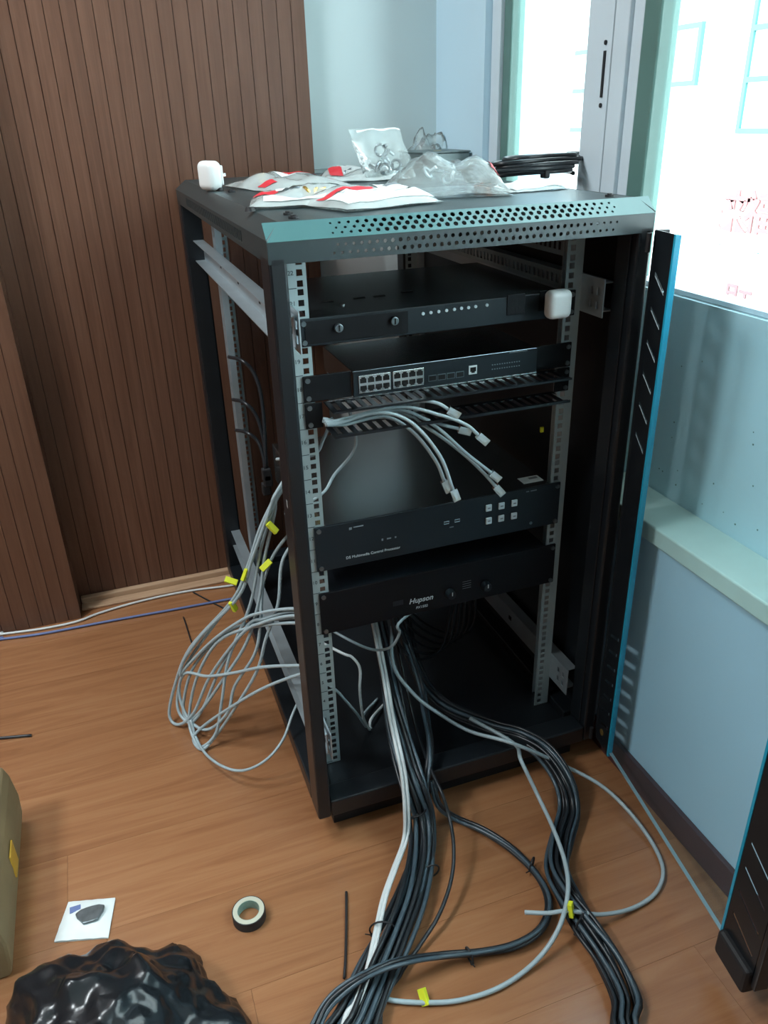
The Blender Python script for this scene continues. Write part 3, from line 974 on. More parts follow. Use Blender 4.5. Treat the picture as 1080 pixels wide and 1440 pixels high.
def plug_on(parent, p, d):
    """clear modular plug at the end of a lead: p end point, d direction"""
    d = Vector(d).normalized()
    s_ = d.cross(Vector((0, 1, 0.2))).normalized()
    w_ = s_.cross(d)
    c = Vector(p) + d * 0.0098
    k = obj('plug', B().obox(c, d, s_, w_, 0.022, 0.0132, 0.0098), 'plug_clear', parent, bevel=0.0008)
    obj('plug_core', B().obox(c - d * 0.004, d, s_, w_, 0.011, 0.0075, 0.005), 'button_white', k)
    obj('contacts', B().obox(c + d * 0.0070, d, s_, w_, 0.005, 0.0098, 0.0090), 'gold', k)
    obj('plug_clip', B().obox(c - w_ * 0.0062 - d * 0.002, (d - w_ * 0.2).normalized(), s_, w_, 0.015, 0.005, 0.001), 'plug_clear', k)


PATCH = [
    ([(0.085, 0.088, 0.806), (0.1175,0.0850,0.8055), (0.1867,0.0750,0.8189), (0.2359,0.0600,0.8273), (0.2625,0.0500,0.8230), (0.2802,0.0450,0.8113)], 'grey patch lead with clear plug ending highest, just under the cable manager'),
    ([(0.085, 0.092, 0.803), (0.1189,0.0900,0.8013), (0.2085,0.0850,0.8077), (0.2522,0.0700,0.7902), (0.2818,0.0650,0.7775), (0.3066,0.0600,0.7692)], 'grey patch lead with clear plug tucked behind, second highest plug'),
    ([(0.085, 0.080, 0.806), (0.1161,0.0800,0.8086), (0.2012,0.0650,0.8212), (0.2666,0.0450,0.8036), (0.3062,0.0350,0.7852), (0.3272,0.0300,0.7652)], 'grey patch lead arching out, its clear plug hanging third from the top'),
    ([(0.085, 0.084, 0.802), (0.1171,0.0850,0.7972), (0.1784,0.0700,0.8062), (0.2191,0.0500,0.7813), (0.2546,0.0400,0.7296), (0.2691,0.0350,0.6907)], 'grey patch lead drooping left, clear plug upper one of the low pair'),
    ([(0.085, 0.076, 0.804), (0.1085,0.0750,0.8055), (0.1656,0.0600,0.8185), (0.2149,0.0450,0.7994), (0.2578,0.0300,0.7417), (0.2803,0.0250,0.6773)], 'grey patch lead drooping over processor, clear plug lower one of the low pair'),
    ([(0.085, 0.096, 0.808), (0.1203,0.0950,0.7994), (0.2066,0.0800,0.8096), (0.2606,0.0600,0.7825), (0.3144,0.0500,0.7284), (0.3610,0.0450,0.6858)], 'grey patch lead reaching across, clear plug just above the button block'),
    ([(0.085, 0.100, 0.803), (0.1216,0.1000,0.7938), (0.2102,0.0900,0.7998), (0.2606,0.0750,0.7699), (0.3126,0.0600,0.7250), (0.3512,0.0550,0.6835), (0.3728,0.0500,0.6561)], 'grey patch lead whose clear plug touches the top middle white button'),
]
for pts, lab in PATCH:
    c = cable('patch_lead', pts, 0.0030, 'cable_grey', lab, 'patch lead', 'patch leads spilling from the cable manager')
    plug_on(c, pts[-1], Vector(pts[-1]) - Vector(pts[-2]))
# cords crossing behind the processor top
cable('network_cable', [(0.03, 0.20, 0.60), (0.0919,0.1700,0.6415), (0.1202,0.1800,0.6695), (0.1561,0.1600,0.7253), (0.14, 0.13, 0.800)], 0.0028, 'cable_grey', 'grey network cable rising behind the left rail to the cable manager', 'cable', 'grey network cables at the left side')
cable('network_cable', [(0.028, 0.22, 0.70), (0.0769,0.1500,0.7264), (0.0922,0.1300,0.7607), (0.105, 0.115, 0.800)], 0.0028, 'cable_grey', 'short grey network cable entering the cable manager beside its ear', 'cable', 'grey network cables at the left side')


def yellow_tag(parent, p, d, size=(0.026, 0.012)):
    d = Vector(d).normalized()
    s_ = d.orthogonal().normalized()
    w_ = d.cross(s_)
    obj('label_tag', B().obox(p, d, s_, w_, size[0], size[1], 0.0075), 'tag_yellow', parent, bevel=0.0008)


# hanging loops of grey network cable at the open left side
LG = 'grey network cables looping out of the open side'
LOOPS = [
    ([(0.0794,0.3097,0.6431), (0.0355,0.3000,0.5969), (0.0292,0.3030,0.5817), (-0.0011,0.3142,0.5190), (-0.0343,0.3201,0.4344), (-0.0701,0.3373,0.3570), (-0.1630,0.4174,0.2119), (-0.2071,0.4432,0.1083), (-0.2334,0.4459,0.0240), (-0.2193,0.4218,0.0077), (-0.1818,0.3927,0.0524), (-0.1337,0.3673,0.1624), (-0.0620,0.3118,0.2884), (-0.0243,0.2723,0.3322), (0.0260,0.2270,0.3648), (0.0628,0.1910,0.3714)], 'outermost grey cable loop with a long yellow label tag', ((-0.0656,0.3426,0.4007), (-0.8, 0.3, 0.35))),
    ([(0.0796,0.3131,0.6343), (0.0359,0.3042,0.5905), (0.0279,0.3077,0.5706), (-0.0097,0.3235,0.4842), (-0.0456,0.3322,0.3883), (-0.1108,0.3836,0.2762), (-0.1779,0.4343,0.1559), (-0.2067,0.4438,0.0773), (-0.2114,0.4280,0.0356), (-0.1913,0.3957,0.0263), (-0.1591,0.3779,0.0733), (-0.1116,0.3541,0.1847), (-0.0484,0.3105,0.3070), (-0.0171,0.2756,0.3386), (0.0286,0.2362,0.3685), (0.0655,0.1999,0.3750)], 'grey cable loop just inside the outermost one, tagged yellow at mid height', ((-0.0687,0.3370,0.3446), (0.3, 0.1, -0.9))),
    ([(0.0814,0.3160,0.6299), (0.0377,0.3075,0.5872), (0.0289,0.3097,0.5618), (-0.0041,0.3160,0.4707), (-0.0371,0.3114,0.3558), (-0.0922,0.3360,0.2202), (-0.1203,0.3326,0.1167), (-0.1432,0.3257,0.0401), (-0.1762,0.3309,0.0060), (-0.1900,0.3554,0.0060), (-0.1926,0.4015,0.0344), (-0.1630,0.4017,0.1360), (-0.1116,0.3683,0.2405), (-0.0522,0.3086,0.3022), (0.0244,0.2261,0.3491), (0.0614,0.1899,0.3559)], 'grey cable loop crossing in front, hanging down to the lowest knot', ((0.0211,0.2951,0.5284), (-0.5, 0.2, 0.7))),
    ([(0.0829,0.3185,0.6241), (0.0394,0.3104,0.5825), (0.0306,0.3096,0.5507), (0.0020,0.3111,0.4557), (-0.0205,0.3015,0.3662), (-0.0562,0.3079,0.2662), (-0.1134,0.3445,0.1578), (-0.1663,0.3808,0.0632), (-0.1961,0.4073,0.0266), (-0.1989,0.4262,0.0578), (-0.1604,0.4176,0.1629), (-0.0742,0.3448,0.2844), (0.0277,0.2380,0.3525), (0.0648,0.2015,0.3593)], 'grey cable loop with the yellow tag nearest the front post', ((0.0010,0.2971,0.4472), (0.7, 0.1, 0.5))),
    ([(0.0848,0.2844,0.5236), (0.0432,0.2814,0.4785), (0.0260,0.2757,0.4450), (0.0108,0.2628,0.3734), (-0.0197,0.2705,0.2938), (-0.0444,0.2720,0.2208), (-0.0916,0.2986,0.1247), (-0.1439,0.3295,0.0290), (-0.1790,0.3226,0.0060), (-0.1917,0.3657,0.0060), (-0.1597,0.3574,0.0435), (-0.0903,0.2926,0.1329), (-0.0380,0.2451,0.1929), (0.0202,0.1983,0.2412), (0.0624,0.1633,0.2684)], 'grey cable coming straight down beside the front post then looping back low', None),
    ([(0.0749,0.3010,0.5255), (0.0252,0.3058,0.4697), (-0.0029,0.3073,0.4143), (-0.0140,0.3019,0.3729), (-0.0254,0.2892,0.3147), (-0.0444,0.2859,0.2509), (-0.0909,0.3140,0.1606), (-0.1137,0.3130,0.0968), (-0.1590,0.3510,0.0322), (-0.1931,0.4008,0.0310), (-0.2037,0.4371,0.0815), (-0.1842,0.4285,0.1383), (-0.1396,0.3714,0.1593), (-0.0870,0.3128,0.1962), (-0.0340,0.2582,0.2350), (0.0231,0.2031,0.2616), (0.0635,0.1654,0.2769)], 'grey cable whose return runs level across the bunch into the rack', None),
    ([(0.0779,0.3071,0.6488), (0.0331,0.2958,0.5962), (0.0218,0.3005,0.5675), (-0.0217,0.3121,0.4605), (-0.0562,0.3231,0.3741), (-0.1366,0.3912,0.2542), (-0.1827,0.4266,0.1726), (-0.1939,0.4304,0.1339), (-0.1789,0.4249,0.1571), (-0.1161,0.3716,0.2488), (-0.0577,0.3159,0.3200), (-0.0236,0.2801,0.3511), (0.0280,0.2304,0.3789), (0.0647,0.1943,0.3853)], 'shortest grey cable loop, turning back high on the bunch', ((-0.0391,0.3155,0.4248), (0.4, 0.1, 0.8))),
]
for pts, lab, tg in LOOPS:
    c = cable('network_cable', pts, 0.0035, 'cable_grey', lab, 'cable', LG)
    if tg:
        yellow_tag(c, tg[0], tg[1])
c = cable('network_cable', [(-0.1903,0.3916,0.0376), (-0.1849,0.3582,0.0060), (-0.1708,0.2829,0.0200), (-0.1402,0.2223,0.0300), (-0.1053,0.1858,0.0450), (-0.0612,0.1729,0.0700), (-0.0217,0.1842,0.1000), (0.0096,0.2141,0.1350), (0.0357,0.2398,0.1500), (0.0752,0.2600,0.1700)], 0.0030, 'cable_grey', 'single grey cable sweeping low from the bunch to the base of the post', 'cable', LG)
# yellow tag on cable near right rail
q = (0.5244,0.1600,0.6995)
obj('label_tag', B().box(q[0] - 0.003, q[0] + 0.003, q[1] - 0.002, q[1] + 0.002, q[2] - 0.005, q[2] + 0.005), 'tag_yellow', rack)

# black power cords at the rear left
CG = 'black power cords behind the units'
for i, pts in enumerate(([(0.0347,0.7000,0.7621), (0.0468,0.6200,0.7746), (0.0656,0.6000,0.7555), (0.0757,0.5800,0.7122), (0.0735,0.5600,0.6378), (0.0634,0.5400,0.5462)],
                         [(0.0301,0.6800,0.6688), (0.0410,0.6000,0.6853), (0.0610,0.5800,0.6593), (0.0687,0.5600,0.6054), (0.0653,0.5400,0.5321)],
                         [(0.0310,0.7000,0.5876), (0.0413,0.6200,0.6087), (0.0614,0.6000,0.5921), (0.0681,0.5800,0.5554), (0.0636,0.5600,0.5032)])):
    c = cable('power_cable', pts, 0.0042, 'cable_black', ['black power cable arching highest behind the rear rail', 'black power cable arching at mid height behind the rear rail', 'black power cable arching lowest behind the rear rail'][i], 'cable', CG)
    e = Vector(pts[-1])
    obj('connector', B().obox(e - Vector((0, 0, 0.012)), (1, 0, 0), (0, 1, 0), (0, 0, 1), 0.02, 0.016, 0.03), 'rubber_black', c, bevel=0.003)

# inside, below the amplifier
cable('network_cable', [(0.40, 0.30, 0.30), (0.2104,0.0950,0.3907), (0.2074,0.1000,0.3592), (0.1994,0.1200,0.3180), (0.1844,0.1500,0.2914), (0.1614,0.1700,0.2893), (0.1226,0.2000,0.3074), (0.05, 0.30, 0.33)], 0.0028, 'cable_grey', 'grey cable slung under the amplifier to the left rail', 'cable')
cable('network_cable', [(0.05, 0.26, 0.30), (0.1175,0.2000,0.2686), (0.1365,0.1900,0.2596), (0.1488,0.1800,0.2346), (0.1436,0.1700,0.1927), (0.1447,0.1700,0.1478), (0.1493,0.1700,0.1084), (0.1668,0.1800,0.0630), (0.17, 0.19, 0.085), (0.22, 0.24, 0.075)], 0.0030, 'cable_white', 'pale cable hanging beside the left rail inside the base', 'cable')
cable('network_cable', [(0.04, 0.24, 0.23), (0.0847,0.1600,0.2201), (0.1093,0.1650,0.1778), (0.1360,0.1700,0.1261), (0.1562,0.1800,0.0784), (0.16, 0.21, 0.085), (0.21, 0.26, 0.075)], 0.0028, 'cable_grey', 'grey cable slanting down from the left rail inside the base', 'cable')
random.seed(12)
IG = 'black cables curling inside the base of the rack'
for i in range(6):
    ex = 640 + i * 13
    dy = random.uniform(-8, 8)
    y0 = 0.22 + 0.02 * i
    a = Vector((0.22 + 0.006 * i, 0.20 + 0.02 * i, 0.36))
    pts = [a, a + Vector((0.02 + 0.012 * i, 0.0, -0.10 - 0.006 * i)), a + Vector((0.07 + 0.022 * i, 0.02, -0.17 - 0.008 * i)), a + Vector((0.14 + 0.020 * i, 0.05, -0.18 - 0.006 * i)), a + Vector((0.19 + 0.014 * i, 0.10, -0.10))]
    cable('audio_cable', pts, 0.0032, 'cable_black', 'black cable curling to the right inside the dark base of the rack', 'cable', IG)


def strands(path, n, r, spread, seed, mats, name, labels, cat, group, zmin=None, squash=0.8):
    """n cables following one path side by side, slowly twisting round each other"""
    random.seed(seed)
    P = [Vector(p) for p in path]
    out = []
    offs = []
    rings = [(0, 0)]
    k = 6
    rr = 1
    while len(rings) < n:
        rings += [(rr * math.cos(2 * math.pi * i / k + rr), rr * math.sin(2 * math.pi * i / k + rr)) for i in range(k)]
        k += 6
        rr += 1
    for j in range(n):
        ox, oy = rings[j]
        pts = []
        s_ = Vector((1, 0, 0))
        for i, p in enumerate(P):
            t = (P[min(i + 1, len(P) - 1)] - P[max(i - 1, 0)]).normalized()
            s_ = (s_ - t * s_.dot(t)).normalized()
            w_ = s_.cross(t)
            tw = 0.28 * i + 0.15 * math.sin(seed + i)
            cx_, sx_ = math.cos(tw), math.sin(tw)
            a, c = (ox * cx_ - oy * sx_), (ox * sx_ + oy * cx_)
            sp = spread * (spread_at(i, len(P)) if callable(spread_at) else 1)
            q_ = p + s_ * (a * sp * 1.25) + w_ * (c * sp * squash) + Vector((random.uniform(-1, 1), random.uniform(-1, 1), 0)) * sp * 0.22
            q_.z = max(q_.z, r + 0.001)
            pts.append(q_)
        m_ = mats[j % len(mats)]
        lab = labels[m_] if isinstance(labels, dict) else labels
        out.append(cable(name, pts, r, m_, lab, cat, group, 8, 5))
    return out


def spread_at(i, n):
    return 0.75 + 0.75 * i / n


# main bundle pouring over the front lip and across the floor
BA = [(0.225, 0.30, 0.34), (0.2136,0.1900,0.2176), (0.1976,0.1200,0.1835), (0.1859,0.0550,0.1494), (0.1817,0.0000,0.1176), (0.1800,-0.0400,0.0922), (0.1834,-0.0590,0.0450), (0.1551,-0.1175,0.0260), (0.1046,-0.1820,0.0220), (0.0489,-0.2398,0.0220), (-0.0049,-0.2912,0.0220), (-0.0566,-0.3428,0.0220), (-0.1061,-0.3941,0.0220), (-0.22, -0.62, 0.022), (-0.30, -0.90, 0.022)]
lab_a = 'black cable in the thick tied bundle pouring out over the rack front'
strands(BA, 14, 0.0043, 0.0090, 5, ['cable_bluish', 'cable_black'], 'audio_cable', lab_a, 'cable', 'black cables of the main bundle over the front')
WH = [(0.205, 0.28, 0.32), (0.1860,0.1400,0.2170), (0.1716,0.0700,0.1867), (0.1618,0.0100,0.1661), (0.1573,-0.0300,0.1328), (0.1487,-0.0650,0.0926), (0.1369,-0.0892,0.0400), (0.0947,-0.1418,0.0340), (0.0592,-0.1876,0.0320), (0.0285,-0.2380,0.0300), (-0.0091,-0.3016,0.0340), (-0.0393,-0.3401,0.0340), (-0.0743,-0.3796,0.0300), (-0.16, -0.62, 0.036), (-0.24, -0.90, 0.036)]
for dx in (0, 0.0075):
    cable('audio_cable', [(p[0] + dx, p[1] + dx * 0.2, p[2] + 0.002) for p in WH], 0.0036, 'cable_white', 'white cable running along the edge of the tied black bundle', 'cable', 'white cables on the main bundle')
# second black strand group beside it
BB = [(0.255, 0.30, 0.34), (0.2793,0.1800,0.1778), (0.2661,0.1100,0.1420), (0.2481,0.0450,0.1276), (0.2290,0.0000,0.1097), (0.2074,-0.0300,0.0812), (0.1930,-0.0676,0.0500), (0.1831,-0.1079,0.0220), (0.1557,-0.1597,0.0180), (0.1124,-0.2188,0.0180), (0.0640,-0.2696,0.0180), (0.0206,-0.3167,0.0180), (-0.0268,-0.3685,0.0180), (-0.0545,-0.4011,0.0180), (-0.12, -0.62, 0.018), (-0.18, -0.90, 0.018)]
strands(BB, 4, 0.0040, 0.0065, 9, ['cable_black', 'cable_bluish'], 'audio_cable', 'black cable in the thin strand hanging beside the thick tied bundle', 'cable', 'black cables of the thin strand over the front')
cable('audio_cable', [(0.25, 0.24, 0.24), (0.235, 0.10, 0.13), (0.2241,-0.0150,0.1087), (0.2238,-0.0600,0.1003), (0.2241,-0.0992,0.0700), (0.2105,-0.1486,0.0550), (0.1844,-0.1974,0.0400), (0.1417,-0.2429,0.0250), (0.0917,-0.2759,0.0120), (0.0434,-0.3101,0.0100), (-0.0105,-0.3697,0.0100), (-0.05, -0.62, 0.006), (-0.11, -0.90, 0.006)], 0.0034, 'cable_black', 'lone black cable bowing away from the bundle above the floor', 'cable')
# branch looping across the floor
BC = [(0.225, -0.02, 0.09), (0.225, -0.05, 0.055), (0.2562,-0.0557,0.0160), (0.2958,-0.0995,0.0130), (0.3277,-0.1594,0.0130), (0.3427,-0.2247,0.0130), (0.3320,-0.2845,0.0160), (0.2948,-0.3244,0.0160), (0.2434,-0.3357,0.0140), (0.1826,-0.3281,0.0140), (0.1134,-0.3137,0.0220), (0.0408,-0.3124,0.0450), (-0.0196,-0.3172,0.0500), (-0.0683,-0.3245,0.0360), (-0.1017,-0.3450,0.0260), (-0.1301,-0.3850,0.0220), (-0.27, -0.62, 0.020), (-0.37, -0.90, 0.020)]
strands(BC, 4, 0.0037, 0.0062, 21, ['cable_black', 'cable_bluish'], 'audio_cable', 'black cable in the tied loop curving across the floor between the bundles', 'cable', 'black cables of the looping branch')
# bundle to the right
BD = [(0.30, 0.34, 0.30), (0.30, 0.26, 0.16), (0.325, 0.17, 0.105), (0.4043,0.0900,0.0789), (0.4473,0.0300,0.0840), (0.4710,-0.0250,0.0740), (0.4725,-0.0875,0.0550), (0.4597,-0.1282,0.0240), (0.4124,-0.1763,0.0180), (0.3698,-0.2300,0.0180), (0.3572,-0.2886,0.0200), (0.3543,-0.3505,0.0220), (0.3539,-0.4133,0.0180), (0.3437,-0.4701,0.0180), (0.3156,-0.5312,0.0180), (0.36, -0.72, 0.018), (0.33, -1.00, 0.018)]
strands(BD, 12, 0.0038, 0.0086, 33, ['cable_black', 'cable_bluish', 'cable_black'], 'audio_cable', 'black cable in the tied bundle running toward the open glass door', 'cable', 'black cables of the door side bundle')
# two loose grey cables with yellow tags
g1 = [(0.235, 0.22, 0.29), (0.2139,0.1600,0.2390), (0.2432,0.1300,0.1817), (0.2809,0.1000,0.1453), (0.3346,0.0500,0.1164), (0.3879,-0.0300,0.1353), (0.4932,-0.0500,0.0600), (0.5562,-0.1102,0.0300), (0.5774,-0.1995,0.0120), (0.5644,-0.2838,0.0060), (0.5210,-0.3269,0.0060), (0.4612,-0.3404,0.0070), (0.3957,-0.3400,0.0220), (0.3390,-0.3283,0.0440), (0.3058,-0.3166,0.0400), (0.2736,-0.2980,0.0340)]
c = cable('network_cable', g1, 0.0038, 'cable_grey', 'grey cable looping widest across the floor by the door, tagged yellow', 'cable', 'loose grey cables on the floor')
yellow_tag(c, (0.3432,-0.3280,0.0450), (0.0, 0.35, 0.9), (0.024, 0.013))
g2 = [(0.36, 0.10, 0.10), (0.4147,0.0100,0.0913), (0.3990,-0.0500,0.1032), (0.4102,-0.1020,0.0550), (0.3999,-0.1752,0.0500), (0.3842,-0.2408,0.0460), (0.3583,-0.2942,0.0480), (0.3180,-0.3405,0.0450), (0.2790,-0.3603,0.0200), (0.2292,-0.3742,0.0070), (0.1747,-0.3821,0.0060), (0.1156,-0.3774,0.0060), (0.0680,-0.3628,0.0060), (0.0276,-0.3450,0.0060), (0.0033,-0.3311,0.0080)]
c = cable('network_cable', g2, 0.0040, 'cable_grey', 'grey cable falling straight from the rack lip and curling to the bundle', 'cable', 'loose grey cables on the floor')
yellow_tag(c, (0.0663,-0.3553,0.0100), (0.0, 0.8, 0.55), (0.024, 0.013))


def tie(c, t, r, label, tail=(0.01, 0.0, 0.006)):
    t = Vector(t).normalized()
    u_ = t.orthogonal().normalized()
    w_ = t.cross(u_)
    pts = [Vector(c) + (u_ * math.cos(a) * r * 1.15 + w_ * math.sin(a) * r) for a in [2 * math.pi * k / 20 for k in range(21)]]
    o = thing('cable_tie', c, label, 'cable tie', 'black cable ties on the bundles')
    obj('strap', B().tube(pts, 0.0016, 6, 0), 'rubber_black', o)
    h = pts[0]
    obj('head', B().obox(h, t, u_, w_, 0.005, 0.005, 0.005), 'rubber_black', o)
    obj('tail', B().tube([h, h + Vector(tail)], 0.001, 5, 0), 'rubber_black', o)


tie((0.1737,-0.0620,0.0650), (0.1, -0.5, -0.8), 0.0175, 'black cable tie round the thick bundle just below the rack lip')
tie((0.0416,-0.2358,0.0240), (-0.4, -0.8, 0), 0.020, 'black cable tie round the thick bundle at mid floor', (-0.012, 0.004, 0.004))
tie((0.1627,-0.1561,0.0200), (-0.1, -0.9, 0), 0.014, 'black cable tie with stub on the thin strand', (0.014, 0.0, 0.002))
tie((0.3413,-0.2041,0.0140), (0.6, -0.7, 0), 0.0105, 'black cable tie near the start of the looping branch', (-0.01, -0.004, 0.004))
tie((0.1603,-0.3215,0.0150), (-1, -0.1, 0), 0.0105, 'black cable tie on the far end of the looping branch', (0, -0.01, 0.004))
tie((0.3560,-0.3415,0.0220), (0.4, -0.8, 0), 0.017, 'black cable tie on the door side bundle beside a yellow tag', (0.012, 0.006, 0.006))

# cables along the foot of the wall
cable('network_cable', [(-1.5, 0.93, 0.005), (-0.7024,0.9788,0.0060), (-0.6312,0.9725,0.0050), (-0.5219,0.9566,0.0050), (-0.4330,0.9570,0.0050), (-0.3718,0.9773,0.0050), (-0.2633,0.9957,0.0050), (-0.1314,0.9987,0.0050), (-0.0088,0.9818,0.0050), (0.0435,0.9774,0.0050)], 0.0032, 'cable_white', 'white cable lying along the foot of the panelled wall', 'cable')
cable('network_cable', [(-1.5, 0.90, 0.005), (-0.7002,0.9517,0.0050), (-0.6296,0.9471,0.0050), (-0.5213,0.9312,0.0050), (-0.3547,0.9249,0.0050), (-0.1618,0.9143,0.0050), (-0.0113,0.9080,0.0050), (0.0396,0.9033,0.0050)], 0.0034, 'cable_blue', 'blue cable lying along the floor by the panelled wall', 'cable')
cable('wire_offcut', [(-0.1083,0.9884,0.0030), (-0.0868,0.9506,0.0030), (-0.0626,0.9083,0.0030), (-0.0371,0.8663,0.0030)], 0.0022, 'cable_black', 'short black wire offcut crossing the blue cable', 'wire')
cable('wire_offcut', [(-0.1521,0.8660,0.0040), (-0.1500,0.8207,0.0040), (-0.1474,0.7386,0.0040)], 0.0018, 'cable_black', 'thin dark wire offcut on the floor behind the grey loops', 'wire')
cable('wire_offcut', [(-0.6236,0.5372,0.0040), (-0.5873,0.5277,0.0040), (-0.5358,0.5146,0.0040)], 0.0032, 'cable_black', 'black wire stub on the floor above the cardboard box', 'wire')
cable('wire_offcut', [(0.0107,-0.1293,0.0040), (-0.0084,-0.1900,0.0040), (-0.0267,-0.2444,0.0040), (-0.0400,-0.2790,0.0040)], 0.0022, 'rubber_black', 'straight black cable tie offcut lying left of the thick bundle', 'wire')

# ================================================================= things on top of the rack
ZR = ZC + 0.0008


class Bag:
    """crumpled flat pouch built on a grid; patches of print follow its surface"""

    def __init__(self, c, w, l, h, ang, seed, crumple=0.5, tilt=0.0, tilt_axis='x'):
        self.c, self.w, self.l, self.h, self.seed, self.cr = Vector(c), w, l, h, seed, crumple
        self.rot = Matrix.Rotation(ang, 4, 'Z') @ Matrix.Rotation(tilt, 4, 'X')
        self.tilt = tilt

    def top(self, a, b_, lift=0.0):
        """a,b in -1..1"""
        s = self.seed * 7.31
        edge = max(0.0, (1 - abs(a) ** 3)) * max(0.0, (1 - abs(b_) ** 3))
        nz = noise.noise(Vector((a * 1.7 + s, b_ * 1.7, s)))
        n2 = abs(noise.noise(Vector((a * 3.6 + s, b_ * 3.6 + s, 2.0)))) 
        z = self.h * (edge ** 0.7) * (0.75 + self.cr * nz) + self.h * self.cr * 0.55 * (0.4 - n2) * edge + self.h * 0.10 * (1 + nz)
        wob = 0.05 * noise.noise(Vector((a * 2 + s, b_ * 2 - s, 5)))
        wob2 = 0.05 * noise.noise(Vector((a * 2 - s, b_ * 2 + s, 9)))
        p = Vector(((a + wob) * self.w / 2, (b_ + wob2) * self.l / 2, max(z, 0.0008) + lift))
        return self.c + self.rot @ p

    def bottom(self, a, b_):
        p = self.top(a, b_)
        q = self.rot.inverted() @ (p - self.c)
        q.z = 0.0002 if not self.tilt else -q.z * 0.6
        return self.c + self.rot @ q

    def sheet(self, a0, a1, b0, b1, n=12, lift=0.0, both=False):
        m = B()
        g = [[self.top(a0 + (a1 - a0) * i / n, b0 + (b1 - b0) * j / n, lift) for j in range(n + 1)] for i in range(n + 1)]
        vs = [v for r_ in g for v in r_]
        N = n + 1
        fs = [(i * N + j, (i + 1) * N + j, (i + 1) * N + j + 1, i * N + j + 1) for i in range(n) for j in range(n)]
        m.add(vs, fs)
        if both:
            vs2 = [self.bottom(a0 + (a1 - a0) * i / n, b0 + (b1 - b0) * j / n) for i in range(N) for j in range(N)]
            m.add(vs2, [f[::-1] for f in fs])
        return m


def hose_clip(c, parent, r=0.008, m='steel_dark', seed=1):
    random.seed(seed)
    t = Vector((random.uniform(-1, 1), random.uniform(-1, 1), random.uniform(-.5, .5))).normalized()
    u_ = t.orthogonal().normalized()
    w_ = t.cross(u_)
    pts = [Vector(c) + (u_ * math.cos(a) + w_ * math.sin(a)) * r for a in [1.8 * math.pi * k / 12 for k in range(13)]]
    obj('metal_part', B().tube(pts, r * 0.28, 6, 0).cyl(Vector(c) - t * r * 0.4 + u_ * r, Vector(c) + t * r * 1.6 + u_ * r, r * 0.35, 8), m, parent, smooth=False)


def pouch(c, w, l, h, ang, seed, label, patches, parts=(), crumple=0.5, tilt=0.0, body='bag_milky'):
    g = Bag(c, w, l, h, ang, seed, crumple, tilt)
    o = obj('plastic_bag', g.sheet(-1, 1, -1, 1, 16, 0, True), body, None, smooth=True)
    tag(o, label, 'plastic bag', 'small plastic bags on top of the rack')
    for k, (nm, m, a0, a1, b0, b1, lf) in enumerate(patches):
        obj(nm, g.sheet(a0, a1, b0, b1, 8, lf), m, o, smooth=True)
    for k, (a, b_, r_, m) in enumerate(parts):
        p = g.top(a, b_)
        q = (p + g.bottom(a, b_)) / 2
        hose_clip(q + Vector((0, 0, 0.002)), o, r_, m, seed * 10 + k)
    return o


pouch((0.1742,0.6089,1.1158), 0.18, 0.22, 0.022, R(12), 2, 'flat clear bag with red stripes nearest the loose white adapter',
      [('paper_insert', 'paper_white', -0.1, 0.9, 0.0, 0.95, 0.0012), ('red_stripe', 'red_print', 0.1, 0.95, 0.05, 0.30, 0.002), ('red_stripe', 'red_print', -0.92, -0.6, -0.75, -0.5, 0.0012)], [(-0.5, 0.1, 0.008, 'gold'), (-0.3, 0.2, 0.007, 'steel_dark')])
pouch((0.1166,0.2584,1.1165), 0.165, 0.17, 0.022, R(-14), 5, 'bag of brass and dark connectors on the front edge of the rack top',
      [('paper_insert', 'paper_white', -0.5, 0.9, 0.2, 0.95, 0.0015), ('red_stripe', 'red_print', -0.95, -0.45, 0.1, 0.28, 0.0018), ('paper_insert', 'paper_white', -0.7, 0.6, -0.9, -0.55, 0.001)], [(-0.1, -0.15, 0.010, 'steel_dark'), (0.12, -0.1, 0.010, 'gold'), (0.3, -0.15, 0.008, 'gold'), (-0.25, -0.1, 0.009, 'steel_dark')])
pouch((0.1955,0.1717,1.1165), 0.175, 0.16, 0.024, R(16), 7, 'white bag with red stripe and printed round label at front centre',
      [('paper_insert', 'paper_white', -0.9, 0.9, -0.85, -0.1, 0.0012), ('red_stripe', 'red_print', -0.9, 0.25, 0.0, 0.22, 0.0015), ('printed_label', 'paper_white', 0.35, 0.95, -0.3, 0.6, 0.002), ('printed_text', 'print_grey', 0.45, 0.8, 0.0, 0.14, 0.0026), ('printed_text', 'print_grey', 0.45, 0.85, 0.24, 0.36, 0.0026)], [(-0.2, 0.4, 0.007, 'steel_dark')])
pouch((0.3620,0.7104,1.1158), 0.17, 0.20, 0.026, R(-8), 11, 'grey padded bag with red corner print behind the front row',
      [('paper_insert', 'paper_grey', -0.5, 0.9, -0.5, 0.5, 0.0015), ('red_stripe', 'red_print', -0.8, -0.5, -0.6, 0.1, 0.002), ('paper_insert', 'paper_white', -0.2, 0.95, 0.55, 0.9, 0.0015)], [(-0.6, 0.0, 0.008, 'steel_dark'), (-0.4, -0.4, 0.008, 'steel_dark')])
pouch((0.4096,1.1783,1.1158), 0.10, 0.16, 0.012, R(5), 13, 'flat white bag with red mark at the back of the rack top',
      [('paper_insert', 'paper_white', -0.9, 0.9, -0.8, 0.8, 0.0012), ('red_stripe', 'red_print', -0.1, 0.5, 0.0, 0.6, 0.002)])
